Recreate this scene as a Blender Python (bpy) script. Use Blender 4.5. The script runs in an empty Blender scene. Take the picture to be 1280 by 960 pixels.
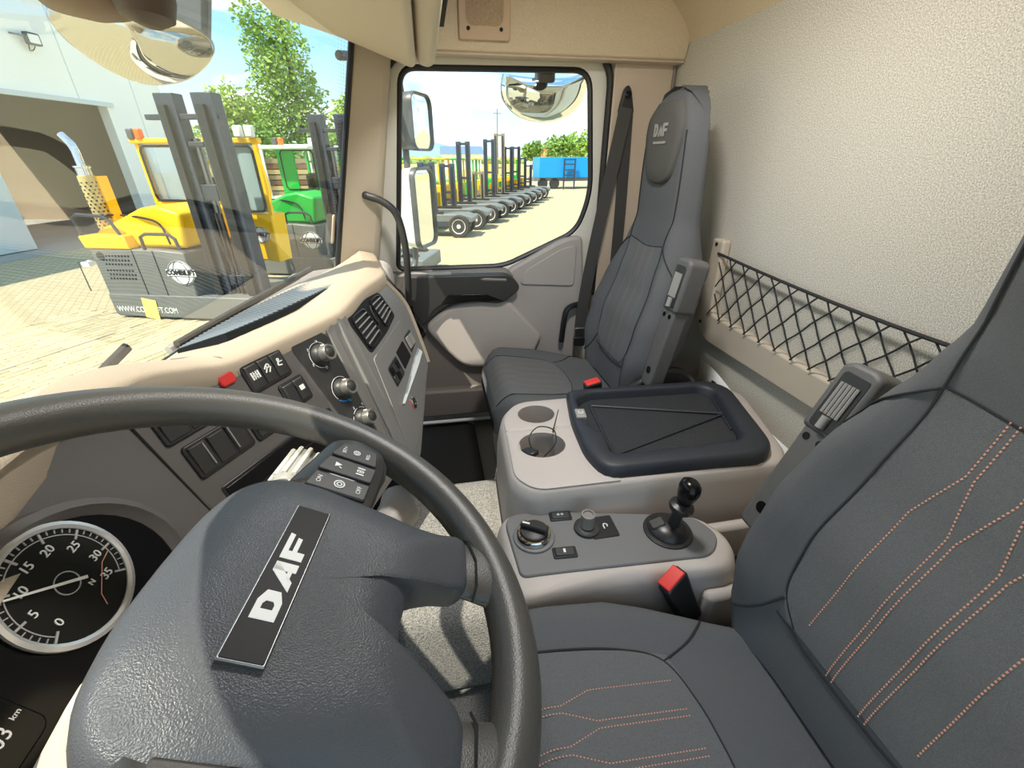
import bpy, bmesh, math, random
from mathutils import Vector, Matrix, noise
random.seed(7)
SC = bpy.context.scene
COL = SC.collection
R = math.radians
# ------------------------------------------------------------------ camera
YAW, PITCH = R(10.4), R(27.62)
cam_d = bpy.data.cameras.new('camera'); cam = bpy.data.objects.new('camera', cam_d); COL.objects.link(cam)
right = Vector((math.cos(YAW), -math.sin(YAW), 0)); fwd = Vector((math.sin(YAW), math.cos(YAW), 0))
look = fwd * math.cos(PITCH) - Vector((0, 0, math.sin(PITCH))); up = right.cross(look)
cam.matrix_world = Matrix((right, up, -look)).transposed().to_4x4()
cam.location = (0, 0, 1.10)
cam_d.sensor_width = 36; cam_d.lens = 535 / 1280 * 36; cam_d.clip_start = .02; cam_d.clip_end = 3000
SC.camera = cam
# ------------------------------------------------------------------ exposure
SC.view_settings.view_transform = 'Standard'; SC.view_settings.look = 'None'
SC.view_settings.gamma = 1; SC.view_settings.use_curve_mapping = False
SC.view_settings.exposure = 2.0
# ------------------------------------------------------------------ sky with clouds
W = bpy.data.worlds.new('sky'); SC.world = W; W.use_nodes = True
nt = W.node_tree; nt.nodes.clear()
def nn(t, ty, **kw):
    n = t.nodes.new(ty)
    for k, v in kw.items():
        if k.startswith('i_'): n.inputs[k[2:].replace('_', ' ')].default_value = v
        else: setattr(n, k, v)
    return n
tc = nn(nt, 'ShaderNodeTexCoord'); sep = nn(nt, 'ShaderNodeSeparateXYZ'); nt.links.new(tc.outputs['Generated'], sep.inputs[0])
grad = nn(nt, 'ShaderNodeValToRGB'); nt.links.new(sep.outputs['Z'], grad.inputs[0])
grad.color_ramp.elements[0].position = 0.0; grad.color_ramp.elements[0].color = (.37, .45, .49, 1)
grad.color_ramp.elements[1].position = .55; grad.color_ramp.elements[1].color = (.09, .21, .34, 1)
e = grad.color_ramp.elements.new(.18); e.color = (.17, .32, .43, 1)
mp = nn(nt, 'ShaderNodeMapping'); mp.inputs['Scale'].default_value = (1, 1, 2.4); mp.inputs['Location'].default_value = (.75, .42, .2)
nt.links.new(tc.outputs['Generated'], mp.inputs[0])
nz = nn(nt, 'ShaderNodeTexNoise', i_Scale=4.2, i_Detail=7.0, i_Roughness=.55); nt.links.new(mp.outputs[0], nz.inputs[0])
cr = nn(nt, 'ShaderNodeValToRGB'); nt.links.new(nz.outputs[0], cr.inputs[0])
cr.color_ramp.elements[0].position = .49; cr.color_ramp.elements[1].position = .62
mx = nn(nt, 'ShaderNodeMix', data_type='RGBA'); nt.links.new(cr.outputs[0], mx.inputs[0]); nt.links.new(grad.outputs[0], mx.inputs[6]); mx.inputs[7].default_value = (.50, .495, .48, 1)
bg = nn(nt, 'ShaderNodeBackground', i_Strength=.9); nt.links.new(mx.outputs[2], bg.inputs[0])
wo = nn(nt, 'ShaderNodeOutputWorld'); nt.links.new(bg.outputs[0], wo.inputs[0])
# ------------------------------------------------------------------ sun
sd = bpy.data.lights.new('sun', 'SUN'); sd.energy = 2.1; sd.angle = R(.6); sd.color = (1, .93, .80)
sun = bpy.data.objects.new('sun', sd); COL.objects.link(sun); sun.location = (-4, -5, 9)
sun.rotation_euler = Vector((.42, .30, -.86)).to_track_quat('-Z', 'Y').to_euler()

# ================================================================== helpers
def lin(c):
    return tuple((x / 12.92 if x <= .04045 else ((x + .055) / 1.055) ** 2.4) for x in (v / 255 for v in c)) + (1,)
MATS = {}
def mat(name, rgb, rough=.5, bump=None, var=None, metal=0, spec=.5, wave=None, coat=0):
    """plain procedural surface: colour, grain (bump = scale, strength), colour mottling (var = scale, amount)"""
    m = bpy.data.materials.new(name); m.use_nodes = True; t = m.node_tree; b = t.nodes['Principled BSDF']
    c = lin(rgb); b.inputs['Base Color'].default_value = c; b.inputs['Roughness'].default_value = rough
    b.inputs['Metallic'].default_value = metal; b.inputs['Specular IOR Level'].default_value = spec
    if coat: b.inputs['Coat Weight'].default_value = coat
    co = nn(t, 'ShaderNodeTexCoord')
    if var:
        n = nn(t, 'ShaderNodeTexNoise', i_Scale=var[0], i_Detail=3.0); t.links.new(co.outputs['Object'], n.inputs[0])
        r = nn(t, 'ShaderNodeValToRGB'); t.links.new(n.outputs[0], r.inputs[0])
        r.color_ramp.elements[0].position = .3; r.color_ramp.elements[1].position = .7
        a = var[1]
        r.color_ramp.elements[0].color = tuple(x * (1 - a) for x in c[:3]) + (1,)
        r.color_ramp.elements[1].color = tuple(min(1, x * (1 + a)) for x in c[:3]) + (1,)
        t.links.new(r.outputs[0], b.inputs['Base Color'])
    if bump:
        n = nn(t, 'ShaderNodeTexNoise', i_Scale=bump[0], i_Detail=2.0); t.links.new(co.outputs['Object'], n.inputs[0])
        bu = nn(t, 'ShaderNodeBump', i_Strength=bump[1]); bu.inputs['Distance'].default_value = .004
        t.links.new(n.outputs[0], bu.inputs['Height']); t.links.new(bu.outputs[0], b.inputs['Normal'])
    if wave:
        n = nn(t, 'ShaderNodeTexVoronoi', i_Scale=wave[0]); t.links.new(co.outputs['Object'], n.inputs[0])
        bu = nn(t, 'ShaderNodeBump', i_Strength=wave[1]); bu.inputs['Distance'].default_value = .002
        t.links.new(n.outputs['Distance'], bu.inputs['Height']); t.links.new(bu.outputs[0], b.inputs['Normal'])
    MATS[name] = m
    return m
def glass_mat(name, tint=(1, 1, 1), refl=1.0):
    """thin pane: clear, with the surface reflection a pane has"""
    m = bpy.data.materials.new(name); m.use_nodes = True; t = m.node_tree; t.nodes.clear()
    tr = nn(t, 'ShaderNodeBsdfTransparent'); tr.inputs[0].default_value = (*tint, 1)
    gl = nn(t, 'ShaderNodeBsdfGlossy'); gl.inputs['Roughness'].default_value = .0
    fr = nn(t, 'ShaderNodeFresnel', i_IOR=1.45); mu = nn(t, 'ShaderNodeMath', operation='MULTIPLY'); mu.inputs[1].default_value = refl
    mix = nn(t, 'ShaderNodeMixShader'); o = nn(t, 'ShaderNodeOutputMaterial')
    t.links.new(fr.outputs[0], mu.inputs[0]); t.links.new(mu.outputs[0], mix.inputs[0]); t.links.new(tr.outputs[0], mix.inputs[1]); t.links.new(gl.outputs[0], mix.inputs[2])
    t.links.new(mix.outputs[0], o.inputs[0]); MATS[name] = m
    return m
def mirror_mat(name, col=(.86, .87, .84)):
    m = bpy.data.materials.new(name); m.use_nodes = True; b = m.node_tree.nodes['Principled BSDF']
    b.inputs['Base Color'].default_value = (*col, 1); b.inputs['Metallic'].default_value = 1; b.inputs['Roughness'].default_value = .02
    return m

def root_of(o):
    while o.parent: o = o.parent
    return o
def tag(o, label=None, cat=None, group=None, kind=None):
    if label: o['label'] = label
    if cat: o['category'] = cat
    if group: o['group'] = group
    if kind: o['kind'] = kind
    return o
def thing(name, label, cat, loc=(0, 0, 0), group=None, kind=None):
    o = bpy.data.objects.new(name, None); COL.objects.link(o); o.location = loc; o.empty_display_size = .05
    return tag(o, label, cat, group, kind)
def structure(name, loc=(0, 0, 0)):
    o = bpy.data.objects.new(name, None); COL.objects.link(o); o.location = loc; o['kind'] = 'structure'
    return o
def frame(origin, ex, ey):
    ex = Vector(ex).normalized(); ey = Vector(ey); ez = ex.cross(ey).normalized(); ey = ez.cross(ex)
    m = Matrix((ex, ey, ez)).transposed().to_4x4(); m.translation = Vector(origin)
    return m
def dup(root, loc=None, rz=None, label=None):
    r = root.copy(); COL.objects.link(r)
    if loc is not None: r.location = loc
    if rz is not None: r.rotation_euler = (0, 0, rz)
    if label: r['label'] = label
    for ch in list(root.children):
        c = ch.copy(); COL.objects.link(c); c.parent = r
        for g in list(ch.children):
            d = g.copy(); COL.objects.link(d); d.parent = c
    return r

class MB:
    """collects shapes and links them as one mesh object"""
    def __init__(s, T=None): s.v = []; s.f = []; s.T = T
    def add(s, vs, fs, T=None):
        k = len(s.v); T = T or s.T
        s.v += [tuple(T @ Vector(p)) if T else tuple(p) for p in vs]
        s.f += [tuple(i + k for i in f) for f in fs]
        return s
    def box(s, lo, hi, T=None):
        (a, b, c), (d, e, f) = lo, hi
        return s.add([(a, b, c), (d, b, c), (d, e, c), (a, e, c), (a, b, f), (d, b, f), (d, e, f), (a, e, f)],
                     [(0, 3, 2, 1), (4, 5, 6, 7), (0, 1, 5, 4), (1, 2, 6, 5), (2, 3, 7, 6), (3, 0, 4, 7)], T)
    def prism(s, poly, z0, z1, T=None, cap=True):
        """polygon in local XY pushed from z0 to z1"""
        n = len(poly); z = lambda p, d: (p[0], p[1], d)
        ar = sum(poly[i][0] * poly[(i + 1) % n][1] - poly[(i + 1) % n][0] * poly[i][1] for i in range(n))
        if ar < 0: poly = list(reversed(poly))
        vs = [z(p, z0) for p in poly] + [z(p, z1) for p in poly]
        fs = [(i, (i + 1) % n, n + (i + 1) % n, n + i) for i in range(n)]
        if cap: fs += [tuple(range(n - 1, -1, -1)), tuple(range(n, 2 * n))]
        return s.add(vs, fs, T)
    def loft(s, rings, closed=True, caps=True, T=None):
        n = len(rings[0]); vs = [p for r in rings for p in r]; fs = []
        m = n if closed else n - 1
        for i in range(len(rings) - 1):
            for j in range(m):
                a = i * n + j; b = i * n + (j + 1) % n
                fs.append((a, b, b + n, a + n))
        if caps and closed:
            fs.append(tuple(range(n - 1, -1, -1))); k = (len(rings) - 1) * n; fs.append(tuple(range(k, k + n)))
        return s.add(vs, fs, T)
    def tube(s, path, r, n=8, closed=False, T=None, caps=True, flat=None):
        """round bar along path; r a number or one per point; flat squashes it across"""
        P = [Vector(p) for p in path]; rings = []; k = len(P); ref = None
        for i in range(k):
            a = P[(i - 1) % k] if (closed or i) else P[0]; b = P[(i + 1) % k] if (closed or i < k - 1) else P[-1]
            t = (b - a).normalized()
            if ref is None:
                ref = Vector((0, 0, 1)) if abs(t.z) < .9 else Vector((1, 0, 0))
            u = (ref - t * ref.dot(t)); u = u.normalized() if u.length > 1e-6 else t.orthogonal().normalized()
            ref = u; w = t.cross(u); q = r[i] if isinstance(r, (list, tuple)) else r
            rings.append([P[i] + (u * math.cos(2 * math.pi * j / n) * (flat or 1) + w * math.sin(2 * math.pi * j / n)) * q for j in range(n)])
        if closed: rings.append(rings[0])
        return s.loft(rings, True, caps and not closed, T)
    def lathe(s, prof, n=24, T=None, caps=True):
        """profile of (radius, height) turned about local Z"""
        rings = [[(r * math.cos(2 * math.pi * j / n), r * math.sin(2 * math.pi * j / n), h) for j in range(n)] for r, h in prof]
        return s.loft(rings, True, caps, T)
    def ell(s, c, r, n=12, m=8, T=None):
        r = r if isinstance(r, (tuple, list)) else (r, r, r)
        rings = []
        for i in range(m + 1):
            a = -math.pi / 2 + math.pi * i / m; q = max(math.cos(a), .02)
            rings.append([(c[0] + r[0] * q * math.cos(2 * math.pi * j / n), c[1] + r[1] * q * math.sin(2 * math.pi * j / n), c[2] + r[2] * math.sin(a)) for j in range(n)])
        return s.loft(rings, True, True, T)
    def build(s, name, m, parent=None, bevel=0, seg=2, sub=0, smooth=40, solid=0, label=None, kind=None):
        me = bpy.data.meshes.new(name)
        if parent is None:
            xs = [p[0] for p in s.v]; ys = [p[1] for p in s.v]
            off = Vector(((min(xs) + max(xs)) / 2, (min(ys) + max(ys)) / 2, min(p[2] for p in s.v)))
        else: off = root_of(parent).location
        me.from_pydata([tuple(Vector(p) - off) for p in s.v], [], s.f); me.update()
        if smooth:
            for p in me.polygons: p.use_smooth = True
            if not sub: me.set_sharp_from_angle(angle=R(smooth))
        me.materials.append(m if not isinstance(m, str) else MATS[m])
        o = bpy.data.objects.new(name, me); COL.objects.link(o)
        if parent is None: o.location = off
        else:
            o.parent = parent
        if solid:
            d = o.modifiers.new('solid', 'SOLIDIFY'); d.thickness = solid; d.offset = 0
        if bevel:
            d = o.modifiers.new('bevel', 'BEVEL'); d.width = bevel; d.segments = seg; d.limit_method = 'ANGLE'; d.angle_limit = R(35)
            d.harden_normals = False
        if sub:
            d = o.modifiers.new('sub', 'SUBSURF'); d.levels = sub; d.render_levels = sub
        if label: o['label'] = label
        if kind: o['kind'] = kind
        return o

def rrect(x0, y0, x1, y1, r, n=4):
    out = []
    for cx, cy, a0 in ((x1 - r, y1 - r, 0), (x0 + r, y1 - r, 90), (x0 + r, y0 + r, 180), (x1 - r, y0 + r, 270)):
        for i in range(n + 1):
            a = R(a0 + 90 * i / n); out.append((cx + r * math.cos(a), cy + r * math.sin(a)))
    return out
def rpoly(pts, r, n=4):
    """round the corners of a polygon (r one radius or one per corner)"""
    out = []; k = len(pts)
    for i in range(k):
        p = Vector(pts[i]); a = Vector(pts[i - 1]) - p; b = Vector(pts[(i + 1) % k]) - p
        q = r[i] if isinstance(r, (list, tuple)) else r
        d = min(q, a.length * .45, b.length * .45); A = p + a.normalized() * d; B = p + b.normalized() * d
        for j in range(n + 1):
            t = j / n; out.append(tuple(A * (1 - t) ** 2 + p * 2 * t * (1 - t) + B * t * t))
    return out
def spline(pts, n=6):
    """smooth curve through points"""
    P = [Vector(p) for p in pts]; out = []
    for i in range(len(P) - 1):
        a = P[max(i - 1, 0)]; b = P[i]; c = P[i + 1]; d = P[min(i + 2, len(P) - 1)]
        for j in range(n):
            t = j / n
            out.append(.5 * ((2 * b) + (c - a) * t + (2 * a - 5 * b + 4 * c - d) * t * t + (3 * b - a - 3 * c + d) * t ** 3))
    out.append(P[-1])
    return out
def interp(tab, x):
    if x <= tab[0][0]: return tab[0][1]
    for (a, p), (b, q) in zip(tab, tab[1:]):
        if x <= b:
            t = (x - a) / (b - a); t = t * t * (3 - 2 * t) * .5 + t * .5
            return p + (q - p) * t
    return tab[-1][1]
def writing(name, body, size, T, m, parent, depth=.0006, align='CENTER', sx=1.0, shear=0, bold=0):
    """lettering as thin raised geometry, laid in the XY plane of T"""
    c = bpy.data.curves.new(name, 'FONT'); c.body = body; c.size = size; c.align_x = align; c.align_y = 'CENTER'; c.extrude = depth; c.shear = shear; c.offset = bold
    c.resolution_u = 3
    o = bpy.data.objects.new(name, c); COL.objects.link(o)
    dg = bpy.context.evaluated_depsgraph_get(); me = bpy.data.meshes.new_from_object(o.evaluated_get(dg)); bpy.data.objects.remove(o); bpy.data.curves.remove(c)
    mb = MB(); mb.add([(v.co.x * sx, v.co.y, v.co.z) for v in me.vertices], [tuple(p.vertices) for p in me.polygons], T)
    bpy.data.meshes.remove(me)
    return mb.build(name, m, parent, smooth=0)

# ------------------------------------------------------------------ materials
mat('beige_plastic', (212, 197, 174), .55, bump=(900, .12))
mat('beige_dash', (182, 166, 145), .6, bump=(700, .25))
mat('console_panel', (112, 112, 112), .5, bump=(1400, .1))
mat('taupe_plastic', (190, 181, 174), .5, bump=(900, .12))
mat('door_grey', (178, 170, 165), .5, bump=(900, .12))
mat('door_dark', (132, 122, 116), .55, bump=(900, .12))
mat('panel_grey', (132, 127, 123), .5, bump=(1400, .1))
mat('panel_light', (152, 149, 145), .45, bump=(1400, .08))
mat('panel_dark', (54, 53, 52), .42, bump=(1400, .1))
mat('black_plastic', (38, 38, 39), .35)
mat('black_matt', (22, 22, 23), .8)
mat('black_gloss', (14, 14, 15), .22, spec=.3)
mat('rubber', (38, 36, 34), .6)
mat('rim_leather', (70, 69, 66), .38, bump=(700, .12))
mat('pad_leather', (72, 75, 80), .36, bump=(900, .30))
mat('seat_fabric', (96, 97, 99), .95, bump=(1500, .35), var=(900, .12), spec=.15)
mat('seat_centre', (108, 109, 110), .95, bump=(1100, .5), var=(700, .16), spec=.15)
mat('seam_dark', (38, 39, 41), .9)
mat('stitch_orange', (226, 160, 132), .8)
mat('stitch_grey', (170, 132, 118), .8)
mat('headliner', (224, 206, 176), .95, bump=(600, .5), var=(600, .16), spec=.1)
mat('fleece_wall', (206, 201, 189), 1.0, bump=(700, .5), var=(420, .42), spec=.1)
mat('carpet', (130, 128, 124), 1.0, bump=(330, 1.0), var=(330, .5), spec=.05)
mat('dark_mat', (30, 29, 29), .9)
mat('white_mark', (235, 235, 232), .6)
mat('red_plastic', (216, 52, 46), .4)
mat('red_mark', (220, 60, 55), .5)
mat('blue_mark', (40, 140, 220), .5)
mat('chrome', (225, 225, 225), .14, metal=1)
mat('satin_metal', (190, 190, 188), .32, metal=1)
mat('steel_dull', (140, 140, 140), .4, metal=1)
mat('tray_navy', (40, 44, 51), .5, bump=(1400, .1))
mat('tray_rubber', (38, 40, 43), .7, wave=(260, .6))
mat('belt_web', (70, 68, 66), .7, bump=(1200, .5))
mat('net_cord', (42, 42, 44), .8)
mat('paper_white', (242, 242, 240), .7)
mat('mirror_shell', (86, 88, 88), .4)
mat('white_shell', (236, 236, 232), .35)
mat('body_white', (228, 224, 212), .3)
glass_mat('windshield_glass', (.96, .98, .96), 1.8)
glass_mat('side_glass', (.97, .985, .975), .7)
MIRROR = mirror_mat('mirror_glass')
MATS['mirror_glass'] = MIRROR
# ================================================================== cab shell (floor at z = 0, driver's eye at the origin, windscreen towards -x); most positions below worked out from image pixels
def XZ(y): return frame((0, y, 0), (1, 0, 0), (0, 0, 1))     # local z points at the driver
fl = structure('floor')
MB().box((-.75, -.35, -.06), (.92, 1.80, 0)).build('carpet', 'carpet', fl)
MB().prism(rpoly([(.55, 0), (1.12, 0), (1.04, .235), (.60, .235)], .05), 0, 1.02, frame((-.14, 0, 0), (0, 1, 0), (0, 0, 1))).build('engine_tunnel', 'carpet', fl, bevel=.02)
MB().prism(rrect(-.52, 1.16, .13, 1.71, .05), .001, .012).build('floor_mat', 'dark_mat', fl)
wb = structure('wall_back')
MB().box((.90, -.32, -.06), (.95, 1.80, 1.47)).build('fleece_panel', 'fleece_wall', wb)
ce = structure('ceiling')
mat('pillar_trim', (204, 186, 166), .5, bump=(900, .1))
def wsx0(y, z): return -.52 + .19 * min(abs(y - .77) / .83, 1.05) ** 1.6 + .24 * (z - .77)
yq = [-.12 + .06 * i for i in range(32)]
prof = [(.90, 1.445), (.86, 1.50), (.78, 1.555), (.64, 1.60), (.3, 1.615), (-.1, 1.60), (-.36, 1.55)]
prof = [tuple(p) for p in spline([Vector((a, b, 0)) for a, b in prof], 4)]
MB().prism([(p[0], p[1]) for p in prof] + [(-.36, 1.70), (.95, 1.70), (.95, 1.445)], -1.80, .32, frame((0, 0, 0), (1, 0, 0), (0, 0, 1))).build('headliner', 'headliner', ce)
# header over the passenger door
MB().prism([(1.69, 1.392), (1.655, 1.398), (1.645, 1.42), (1.60, 1.66), (1.80, 1.66), (1.80, 1.40)], -.10, .90, frame((0, 0, 0), (0, 1, 0), (0, 0, 1))).build('door_header', 'headliner', ce, bevel=.006)
MB().box((.05, 1.65, 1.390), (.895, 1.70, 1.397)).build('header_edge', 'pillar_trim', ce, bevel=.003)
zh = lambda y: 1.14 if y < .2 else 1.14 + (y - .2) * .59 if y < .42 else min(1.425, 1.27 + (y - .42) * .26)  # unseen header edge, lowered on the driver's side to block the sun
MB().loft([[(wsx0(y, zh(y)) + .006, y, zh(y)) for y in yq], [(-.34, y, 1.60) for y in yq]], closed=False).build('header_sun_block', 'beige_plastic', ce, solid=.03)
wr = structure('wall_right')
MB().prism([(.668, -.05), (.90, -.05), (.90, 1.41), (.67, 1.40)], 0, .06, XZ(1.76)).build('pillar_trim', 'pillar_trim', wr, bevel=.006)
MB().tube([(.888, 1.697, .3), (.888, 1.697, 1.40)], .006).build('trim_joint', 'door_dark', wr)
MB().loft([[(-.345, 1.60, .74), (-.20, 1.665, .74), (-.20, 1.76, .74), (-.352, 1.70, .74)], [(-.165, 1.60, 1.45), (-.06, 1.665, 1.45), (-.06, 1.76, 1.45), (-.172, 1.70, 1.45)]]).build('front_pillar', 'beige_plastic', wr, bevel=.018, seg=3)
MB().box((-.75, 1.76, -.25), (.95, 1.80, 0)).build('sill', 'body_white', wr)
MB().prism([(.66, -.2), (.95, -.2), (.95, 1.5), (.66, 1.5)], 0, .03, XZ(1.80)).build('outer_skin', 'body_white', wr)
wl = structure('wall_left')            # the driver's own door stands open: only its pillars and sill
MB().loft([[(-.345, -.06, .0), (-.20, -.12, .0), (-.20, -.2, .0), (-.43, -.16, .0)], [(-.345, -.06, .74), (-.20, -.12, .74), (-.20, -.2, .74), (-.43, -.16, .74)], [(-.165, -.06, 1.45), (-.06, -.12, 1.45), (-.06, -.2, 1.45), (-.25, -.16, 1.45)]]).build('front_pillar', 'beige_plastic', wl, bevel=.018)
MB().box((.66, -.32, -.05), (.95, -.22, 1.5)).build('rear_pillar', 'beige_plastic', wl, bevel=.01)
wf = structure('wall_front')
def wsx(y, z):                          # windscreen surface
    q = min(abs(y - .77) / .83, 1.05) ** 1.6
    return -.52 + .19 * q + .24 * (z - .77)
ys = [-.06 + 1.66 * i / 28 for i in range(29)]
MB().loft([[(wsx(y, .74) - .0, y, z0) for y in ys] for z0 in (.0, .74)] , closed=False).build('bulkhead', 'black_matt', wf, solid=.03)
w1 = structure('window_1')
zs = [.745 + .70 * i / 8 for i in range(9)]
MB().loft([[(wsx(y, z), y, z) for y in ys] for z in zs], closed=False).build('windshield_pane', 'windshield_glass', w1)
edge = [(wsx(y, .758) + .004, y, .758) for y in ys] + [(wsx(1.6, z) + .004, 1.6, z) for z in zs[1:]]
MB().tube(edge, .009, 8).build('windshield_seal', 'black_plastic', w1)
MB().prism(rrect(-.016, -.045, .016, .045, .008), 0, .004, frame((wsx(1.555, .90) + .004, 1.555, .90), (.0, 1, 0), (.24, 0, 1))).build('windshield_plate', 'beige_plastic', w1)  # small pale rounded plate on the pane
# dotted print along the pane's corner edge
fr = MB()
for k in range(9):
    for j in range(70):
        z = .80 + .62 * j / 69; y = 1.585 - .009 * k - max(0, (z - 1.27)) * .5 * (k / 8); rr = .0034 * (1 - k / 10)
        if k > 2 and z < 1.25: continue
        p = Vector((wsx(y, z) + .002, y, z)); fr.add([p + Vector((0, rr * math.cos(a * 1.0472), rr * math.sin(a * 1.0472))) for a in range(6)], [(0, 1, 2, 3, 4, 5)])
fr.build('dot_print', 'black_plastic', w1, kind='stuff')
# ------------------------------------------------------------------ passenger door
d1 = structure('door_1')
win = rpoly([(-.135, .720), (-.052, 1.368), (.595, 1.378), (.632, .985), (.585, .845), (.285, .718)], [.03, .05, .06, .09, .06, .05], 6)
outer = rpoly([(-.225, .60), (-.205, .80), (-.092, 1.400), (.662, 1.425), (.664, .60)], [.0, .02, .09, .10, 0], 6)
def ring_xz(outer, inner, y, depth):
    """frame between two outlines of the door plane (matched by angle)"""
    c = Vector((.25, 1.0)); ang = lambda p: math.atan2(p[1] - c.y, p[0] - c.x)
    def ray(poly, a):
        d = Vector((math.cos(a), math.sin(a))); best = 0
        for i in range(len(poly)):
            p = Vector(poly[i][:2]) - c; q = Vector(poly[(i + 1) % len(poly)][:2]) - c; e = q - p
            den = d.x * e.y - d.y * e.x
            if abs(den) < 1e-9: continue
            t = (p.x * e.y - p.y * e.x) / den; u = (p.x * d.y - p.y * d.x) / den
            if t > 0 and -1e-6 <= u <= 1 + 1e-6: best = max(best, t)
        return c + d * best
    As = sorted({round(ang(p), 4) for p in list(outer) + list(inner)} | {i * .05 for i in range(-62, 63)})
    rings = []
    for a in As:
        o, i = ray(outer, a), ray(inner, a)
        rings.append([(o.x, y, o.y), (o.x, y - depth, o.y), (i.x, y - depth, i.y), (i.x, y, i.y)])
    rings.append(rings[0])
    return rings
frame_rings = ring_xz(outer, rpoly([(p[0] - (.25 - p[0]) * 0, p[1]) for p in win], .0, 1), 1.765, .035)
MB().loft(frame_rings, True, False).build('door_frame', 'body_white', d1, bevel=.008)
T = XZ(1.745)
def scaled(poly, k, c=(.25, 1.03)): return [(c[0] + (p[0] - c[0]) * k, c[1] + (p[1] - c[1]) * k) for p in poly]
MB().tube([(p[0], 1.738, p[1]) for p in scaled(win, .995)], .0105, 8, closed=True).build('window_seal', 'black_plastic', d1)
MB().tube([(p[0], 1.712, p[1]) for p in outer[1:-1]], .0125, 8).build('door_seal', 'rubber', d1)
MB().prism(scaled(win, 1.01), 0, .004, XZ(1.752)).build('window_pane', 'side_glass', d1)
MB().prism([(-.225, -.02), (.664, -.02), (.664, .70), (-.225, .70)], 0, .03, XZ(1.775)).build('door_skin', 'body_white', d1)
MB().prism(rpoly([(-.20, .05), (.60, .05), (.60, .70), (-.20, .70)], .02), 0, .03, XZ(1.745)).build('lower_panel', 'door_dark', d1, bevel=.006)
# ledge under the pane
MB().prism(rpoly([(-.20, .60), (.30, .60), (.32, .69), (.29, .716), (-.20, .716)], .015), 0, .055, XZ(1.745)).build('ledge', 'panel_grey', d1, bevel=.012)
tri = rpoly([(.28, .60), (.30, .712), (.52, .824), (.60, .835), (.622, .60), (.60, .30), (.36, .30)], [.02, .02, .05, .03, .05, .02, .02])
MB().prism(tri, 0, .055, XZ(1.755)).build('corner_panel', 'door_grey', d1, bevel=.012, seg=3)
MB().prism(rpoly([(.345, .652), (.36, .705), (.515, .79), (.575, .80), (.572, .635)], [.02, .03, .04, .02, .02]), 0, .006, XZ(1.698)).build('corner_recess', 'door_grey', d1, bevel=.004)
low = rpoly([(-.055, .50), (.06, .588), (.29, .60), (.44, .43), (.40, .33), (.20, .30), (.10, .308), (.03, .385)], [.04, .05, .03, .02, .05, .05, .05, .05])
MB().prism(low, 0, .052, XZ(1.725)).build('door_pocket', 'taupe_plastic', d1, bevel=.016, seg=3)
arm = rpoly([(-.088, .712), (.295, .705), (.345, .648), (.262, .588), (.15, .604), (.03, .60), (-.01, .575), (-.055, .51), (-.09, .58)], [.01, .03, .04, .03, .03, .03, .03, .02, .02])
ar = MB().prism(arm, 0, .075, XZ(1.725)).build('armrest', 'panel_dark', d1, bevel=.018, seg=3)
MB().prism(rpoly([(.02, .60), (.05, .637), (.20, .632), (.27, .60), (.16, .606)], .012), 0, .005, XZ(1.652)).build('handle_recess', 'black_gloss', ar, bevel=.002)
MB().tube([(.12, 1.664, .692), (.20, 1.655, .690), (.28, 1.655, .684)], [.006, .008, .007]).build('door_handle', 'panel_grey', ar)
MB().prism(rrect(-.02, .706, .07, .716, .003), 0, .035, XZ(1.70)).build('window_switch', 'panel_light', ar, bevel=.002)
MB().prism(rpoly([(-.12, .07), (.60, .07), (.60, .19), (-.10, .205)], .02), 0, .05, XZ(1.725)).build('map_pocket', 'door_dark', d1, bevel=.012)
MB().tube([(-.16, 1.68, .045), (.25, 1.68, .04), (.6, 1.68, .045)], .008).build('sill_edge', 'white_shell', d1)
# dark grab bar low on the door by the seat
MB().tube(spline([(.615, 1.68, .56), (.57, 1.665, .562), (.538, 1.66, .545), (.528, 1.66, .50), (.524, 1.67, .40)], 5), .012).build('door_grab_bar', 'black_plastic', d1)
# black sail piece at the hinge side
MB().prism([(-.20, .60), (-.10, .60), (-.085, .52), (-.05, .46), (-.12, .40), (-.2, .42)], 0, .02, XZ(1.715)).build('hinge_cover', 'black_matt', d1)
# ------------------------------------------------------------------ overhead
ov = thing('overhead_console', 'beige moulded overhead console above the windscreen corner with sloping end', 'console', (-.1, 1.3, 1.33))
MB().prism(rpoly([(-.36, 1.44), (-.20, 1.40), (-.06, 1.352), (-.01, 1.335), (.005, 1.347), (-.03, 1.40), (-.12, 1.56), (-.36, 1.56)], [.01, .06, .05, .015, .01, .03, .01, .01]), -1.55, -.55, XZ(0)).build('front_moulding', 'beige_plastic', ov, bevel=.02, seg=3)
MB().prism(rpoly([(.010, 1.353), (.04, 1.345), (.062, 1.36), (.05, 1.42), (.02, 1.56), (-.07, 1.56)], [.008, .015, .01, .03, .01, .01]), -1.60, -.55, XZ(0)).build('rear_moulding', 'beige_plastic', ov, bevel=.012, seg=3)
MB().box((.03, .56, 1.44), (.09, 1.58, 1.55)).build('shelf_opening', 'black_matt', ov)
sp = thing('header_speaker', 'beige speaker panel with honeycomb grille above the passenger door', 'speaker', (.21, 1.63, 1.43))
Ts = frame((.215, 1.642, 1.425), (1, 0, 0), (0, -.19, .98))
MB(Ts).prism(rrect(-.078, .0, .078, .20, .008), -.002, .012).build('panel', 'taupe_plastic', sp, bevel=.003)
ps = mat('speaker_plastic', (200, 172, 140), .5)
sp.children[0].data.materials[0] = ps
MB(Ts).prism(rrect(-.056, .035, .056, .19, .02), .012, .0135).build('grille_plate', mat('grille_tan', (172, 146, 112), .6), sp)
hx = MB(Ts)
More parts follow.
